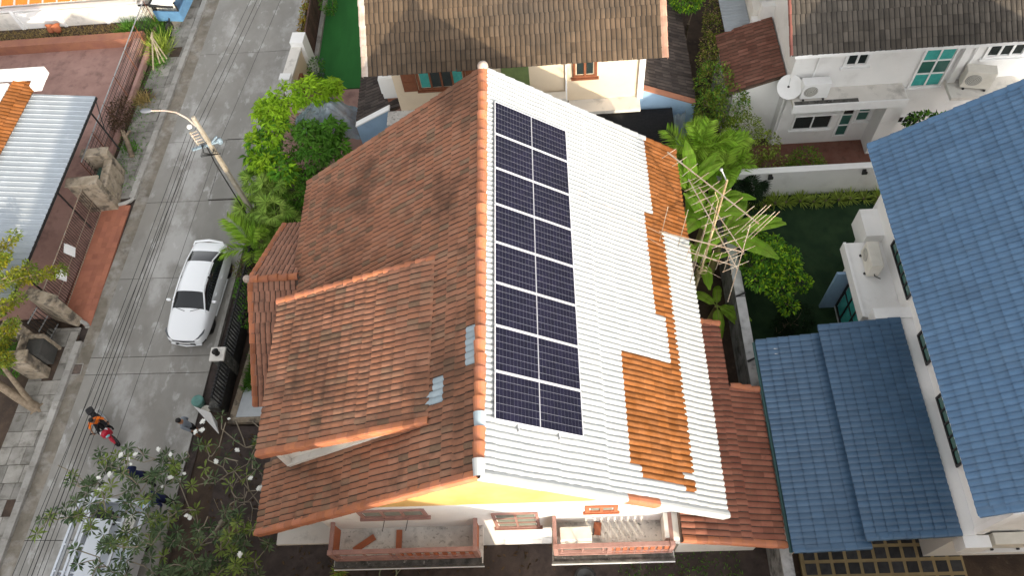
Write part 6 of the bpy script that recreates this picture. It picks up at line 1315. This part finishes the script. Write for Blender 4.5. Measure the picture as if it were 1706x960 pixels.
b = MB(); n = 2600; P = np.stack([RNG.uniform(-27, -17.2, n), RNG.uniform(23.7, 24.6, n), np.full(n, .05)], 1); D = np.stack([RNG.normal(0, .8, n), RNG.normal(0, .8, n), np.full(n, .55)], 1); leaves(b, P, D, RNG.uniform(.1, .25, n), .025, fold=.1); tag(b.build('dry_weeds', l_straw), kind='stuff')
b = MB(); n = 1500; P = np.stack([RNG.uniform(-17.2, -15.1, n), RNG.uniform(14.5, 25, n), np.full(n, .09)], 1); k = RNG.random(n) < .5; P[k, 0] = -16.1 + RNG.normal(0, .25, k.sum()); D = np.stack([RNG.normal(0, .7, n), RNG.normal(0, .7, n), np.full(n, .7)], 1); leaves(b, P, D, RNG.uniform(.06, .2, n), .03, fold=.1); tag(b.build('pavement_weeds', l_gras), kind='stuff')
# --- frangipani
fr = thing('frangipani_tree', 'large frangipani tree with bare forking twigs, leaf whorls and white flowers', 'tree', (-8.6, 1.0, 0))
tips = []
for (x, y, z) in [(-12.07, .98, 3.2), (-11.64, 2.15, 3.1), (-10.97, 2.5, 3.2), (-9.84, 1.94, 3.5), (-10.13, 1.26, 3.6), (-9.47, 3.0, 3.2), (-7.74, 2.57, 3.3), (-8.32, 1.89, 3.7), (-6.62, .4, 3.1), (-8.2, -.58, 3.4), (-10.37, -.6, 3.4), (-9.35, .08, 3.7), (-9.0, .89, 3.9), (-11.5, .46, 3.3), (-7.6, 1.2, 3.6), (-7.2, 2.9, 3.0), (-7.9, -.4, 3.2), (-7.1, -.6, 2.8), (-9.8, 2.6, 3.2), (-10.8, .4, 3.3), (-7.2, -.2, 2.9), (-7.6, .4, 3.1), (-6.9, .1, 2.6), (-8.6, -.9, 3.2), (-9.4, -.8, 3.4)]:
    for k in range(11): tips.append((x + RNG.normal(0, .5), y + RNG.normal(0, .5), z + RNG.normal(0, .3)))
tips = [t for t in tips if not (t[0] > -6.55 or (t[1] > 2.75 and t[0] < -8.4))]
b = MB(); limbs(b, (-8.6, 1.0, 0), tips, .15, .016, 1.3, n=6); b.build('trunk', m_twig, fr)
extra, _ = blob((-7.4, 1.6, 2.9), (1.0, 1.3, .6), 34, .3); b = MB(); limbs(b, (-8.3, 1.3, 1.4), [tuple(q) for q in extra], .07, .009, .3, n=5); b.build('bare_twigs', m_twig, fr)
b = MB()
for (x, y, z) in tips:
    p = np.array((x, y, z)); right = x > -8.4 and y > .7; n = int(RNG.integers(5, 9)) if right else int(RNG.integers(11, 16))
    if random.random() < (.45 if right else .08): continue
    a = RNG.random(n) * 2 * PI; a = np.arange(n) * 2.4 + a[0] + RNG.normal(0, .15, n); el = RNG.uniform(-.1, .55, n); D = np.stack([np.cos(a) * np.cos(el), np.sin(a) * np.cos(el), np.sin(el)], 1)
    leaves(b, np.repeat(p[None], n, 0) + D * .02, D, RNG.uniform(.17, .27, n), .062 * RNG.uniform(.75, 1.15, n), 0 if random.random() < .7 else 1, wide=.62, fold=.18)
b.build('crown', [l_fran, l_frant], fr)
fl = MB()
for k in range(9):
    c = np.array([RNG.normal(0, .045), RNG.normal(0, .045), RNG.uniform(0, .05)])
    for q in range(5):
        a = q * 2 * PI / 5 + k; d = np.array([math.cos(a), math.sin(a), .35]); s_ = np.array([-math.sin(a), math.cos(a), 0]); fl.add([c, c + d * .03 + s_ * .017, c + d * .055, c + d * .03 - s_ * .017], (0, 1, 2, 3))
fo = fl.build('flower_cluster', m_flow, fr, local=True)
pts = [(-10.92, 2.44), (-10.72, 2.34), (-10.57, 2.48), (-9.39, 2.35), (-8.66, 3.1), (-8.77, 3.0), (-7.56, 2.5), (-6.7, 1.34), (-8.54, .58), (-8.6, .63), (-11.11, 1.88), (-11.34, 1.75), (-11.33, 1.45), (-8.12, 2.17), (-6.95, 1.61), (-6.95, -.42), (-9.25, 1.69), (-9.46, 1.44), (-10.59, 2.16), (-8.6, 3.3), (-9.9, 2.6), (-7.9, 3.4), (-11.6, 1.1), (-8.9, 1.8)]
for i, (x, y) in enumerate(pts):
    M = Matrix.Translation((x + 8.6, y - 1.0, 3.45 + random.uniform(-.1, .2))) @ Matrix.Rotation(i * 1.3, 4, 'Z') @ Matrix.Scale(random.uniform(.45, .95), 4)
    if i == 0: fo.matrix_basis = M
    else: link(fo.data, 'flower_cluster', fr, M)
b = MB(); n = 900; P = np.stack([RNG.uniform(-9.8, 5, n), RNG.uniform(-1.4, 4.2, n), np.full(n, .03)], 1); D = np.stack([RNG.normal(0, 1, n), RNG.normal(0, 1, n), RNG.uniform(0, .2, n)], 1); leaves(b, P, D, RNG.uniform(.08, .2, n), .06, fold=.1); tag(b.build('leaf_litter', leafmat('fallen leaf', (.09, .06, .035), (.13, .09, .05), .5, .9)), kind='stuff')
b = MB(); n = 500; P = np.stack([RNG.uniform(3.2, 6.8, n), RNG.uniform(-1.2, .0, n), np.full(n, .02)], 1); D = np.stack([RNG.normal(0, .6, n), RNG.normal(0, .6, n), np.full(n, .8)], 1); leaves(b, P, D, RNG.uniform(.06, .16, n), .03, fold=.1); tag(b.build('ground_weeds', l_gras), kind='stuff')
t = thing('potted_plant', 'small yellow-green potted plant below the left balcony corner', 'potted plant', (-5.15, -.38, 0)); b = MB(); b.lathe([(.001, 0), (.13, 0), (.17, .28), (.15, .28), (.001, .24)], n=14); b.build('pot', m_terra, t, local=True); n = 60; b = MB(); a = RNG.random(n) * 2 * PI; el = RNG.uniform(.1, 1.2, n); D = np.stack([np.cos(a) * np.cos(el), np.sin(a) * np.cos(el), np.sin(el)], 1); leaves(b, D * .02 + [0, 0, .28], D, .3, .05); b.build('leaves', l_lily, t, local=True)
t = thing('garden_hose', 'coiled pale green garden hose on the dark ground below the left balcony', 'hose', (-3.7, -.42, .02)); b = MB(); pts = []
for i in range(70): a = i * .36; pts.append((.26 * math.cos(a) * (1 + .05 * math.sin(i)), .26 * math.sin(a) * (1 + .05 * math.cos(i * .7)), .03 + .0016 * i))
pts += [(.5, .3, .04), (.75, .4, .03)]; b.tube(pts, .014, 5); b.build('coil', mat('pale hose', (.25, .27, .16), None, rough=.5), t, local=True)
t = thing('water_jar', 'dark round water jar on the ground below the right balcony', 'jar', (2.2, -.75, 0)); b = MB(); b.lathe([(.001, 0), (.2, 0), (.34, .25), (.33, .5), (.22, .66), (.26, .7), (.22, .7), (.001, .45)], n=18); b.build('jar', m_acd, t, local=True)
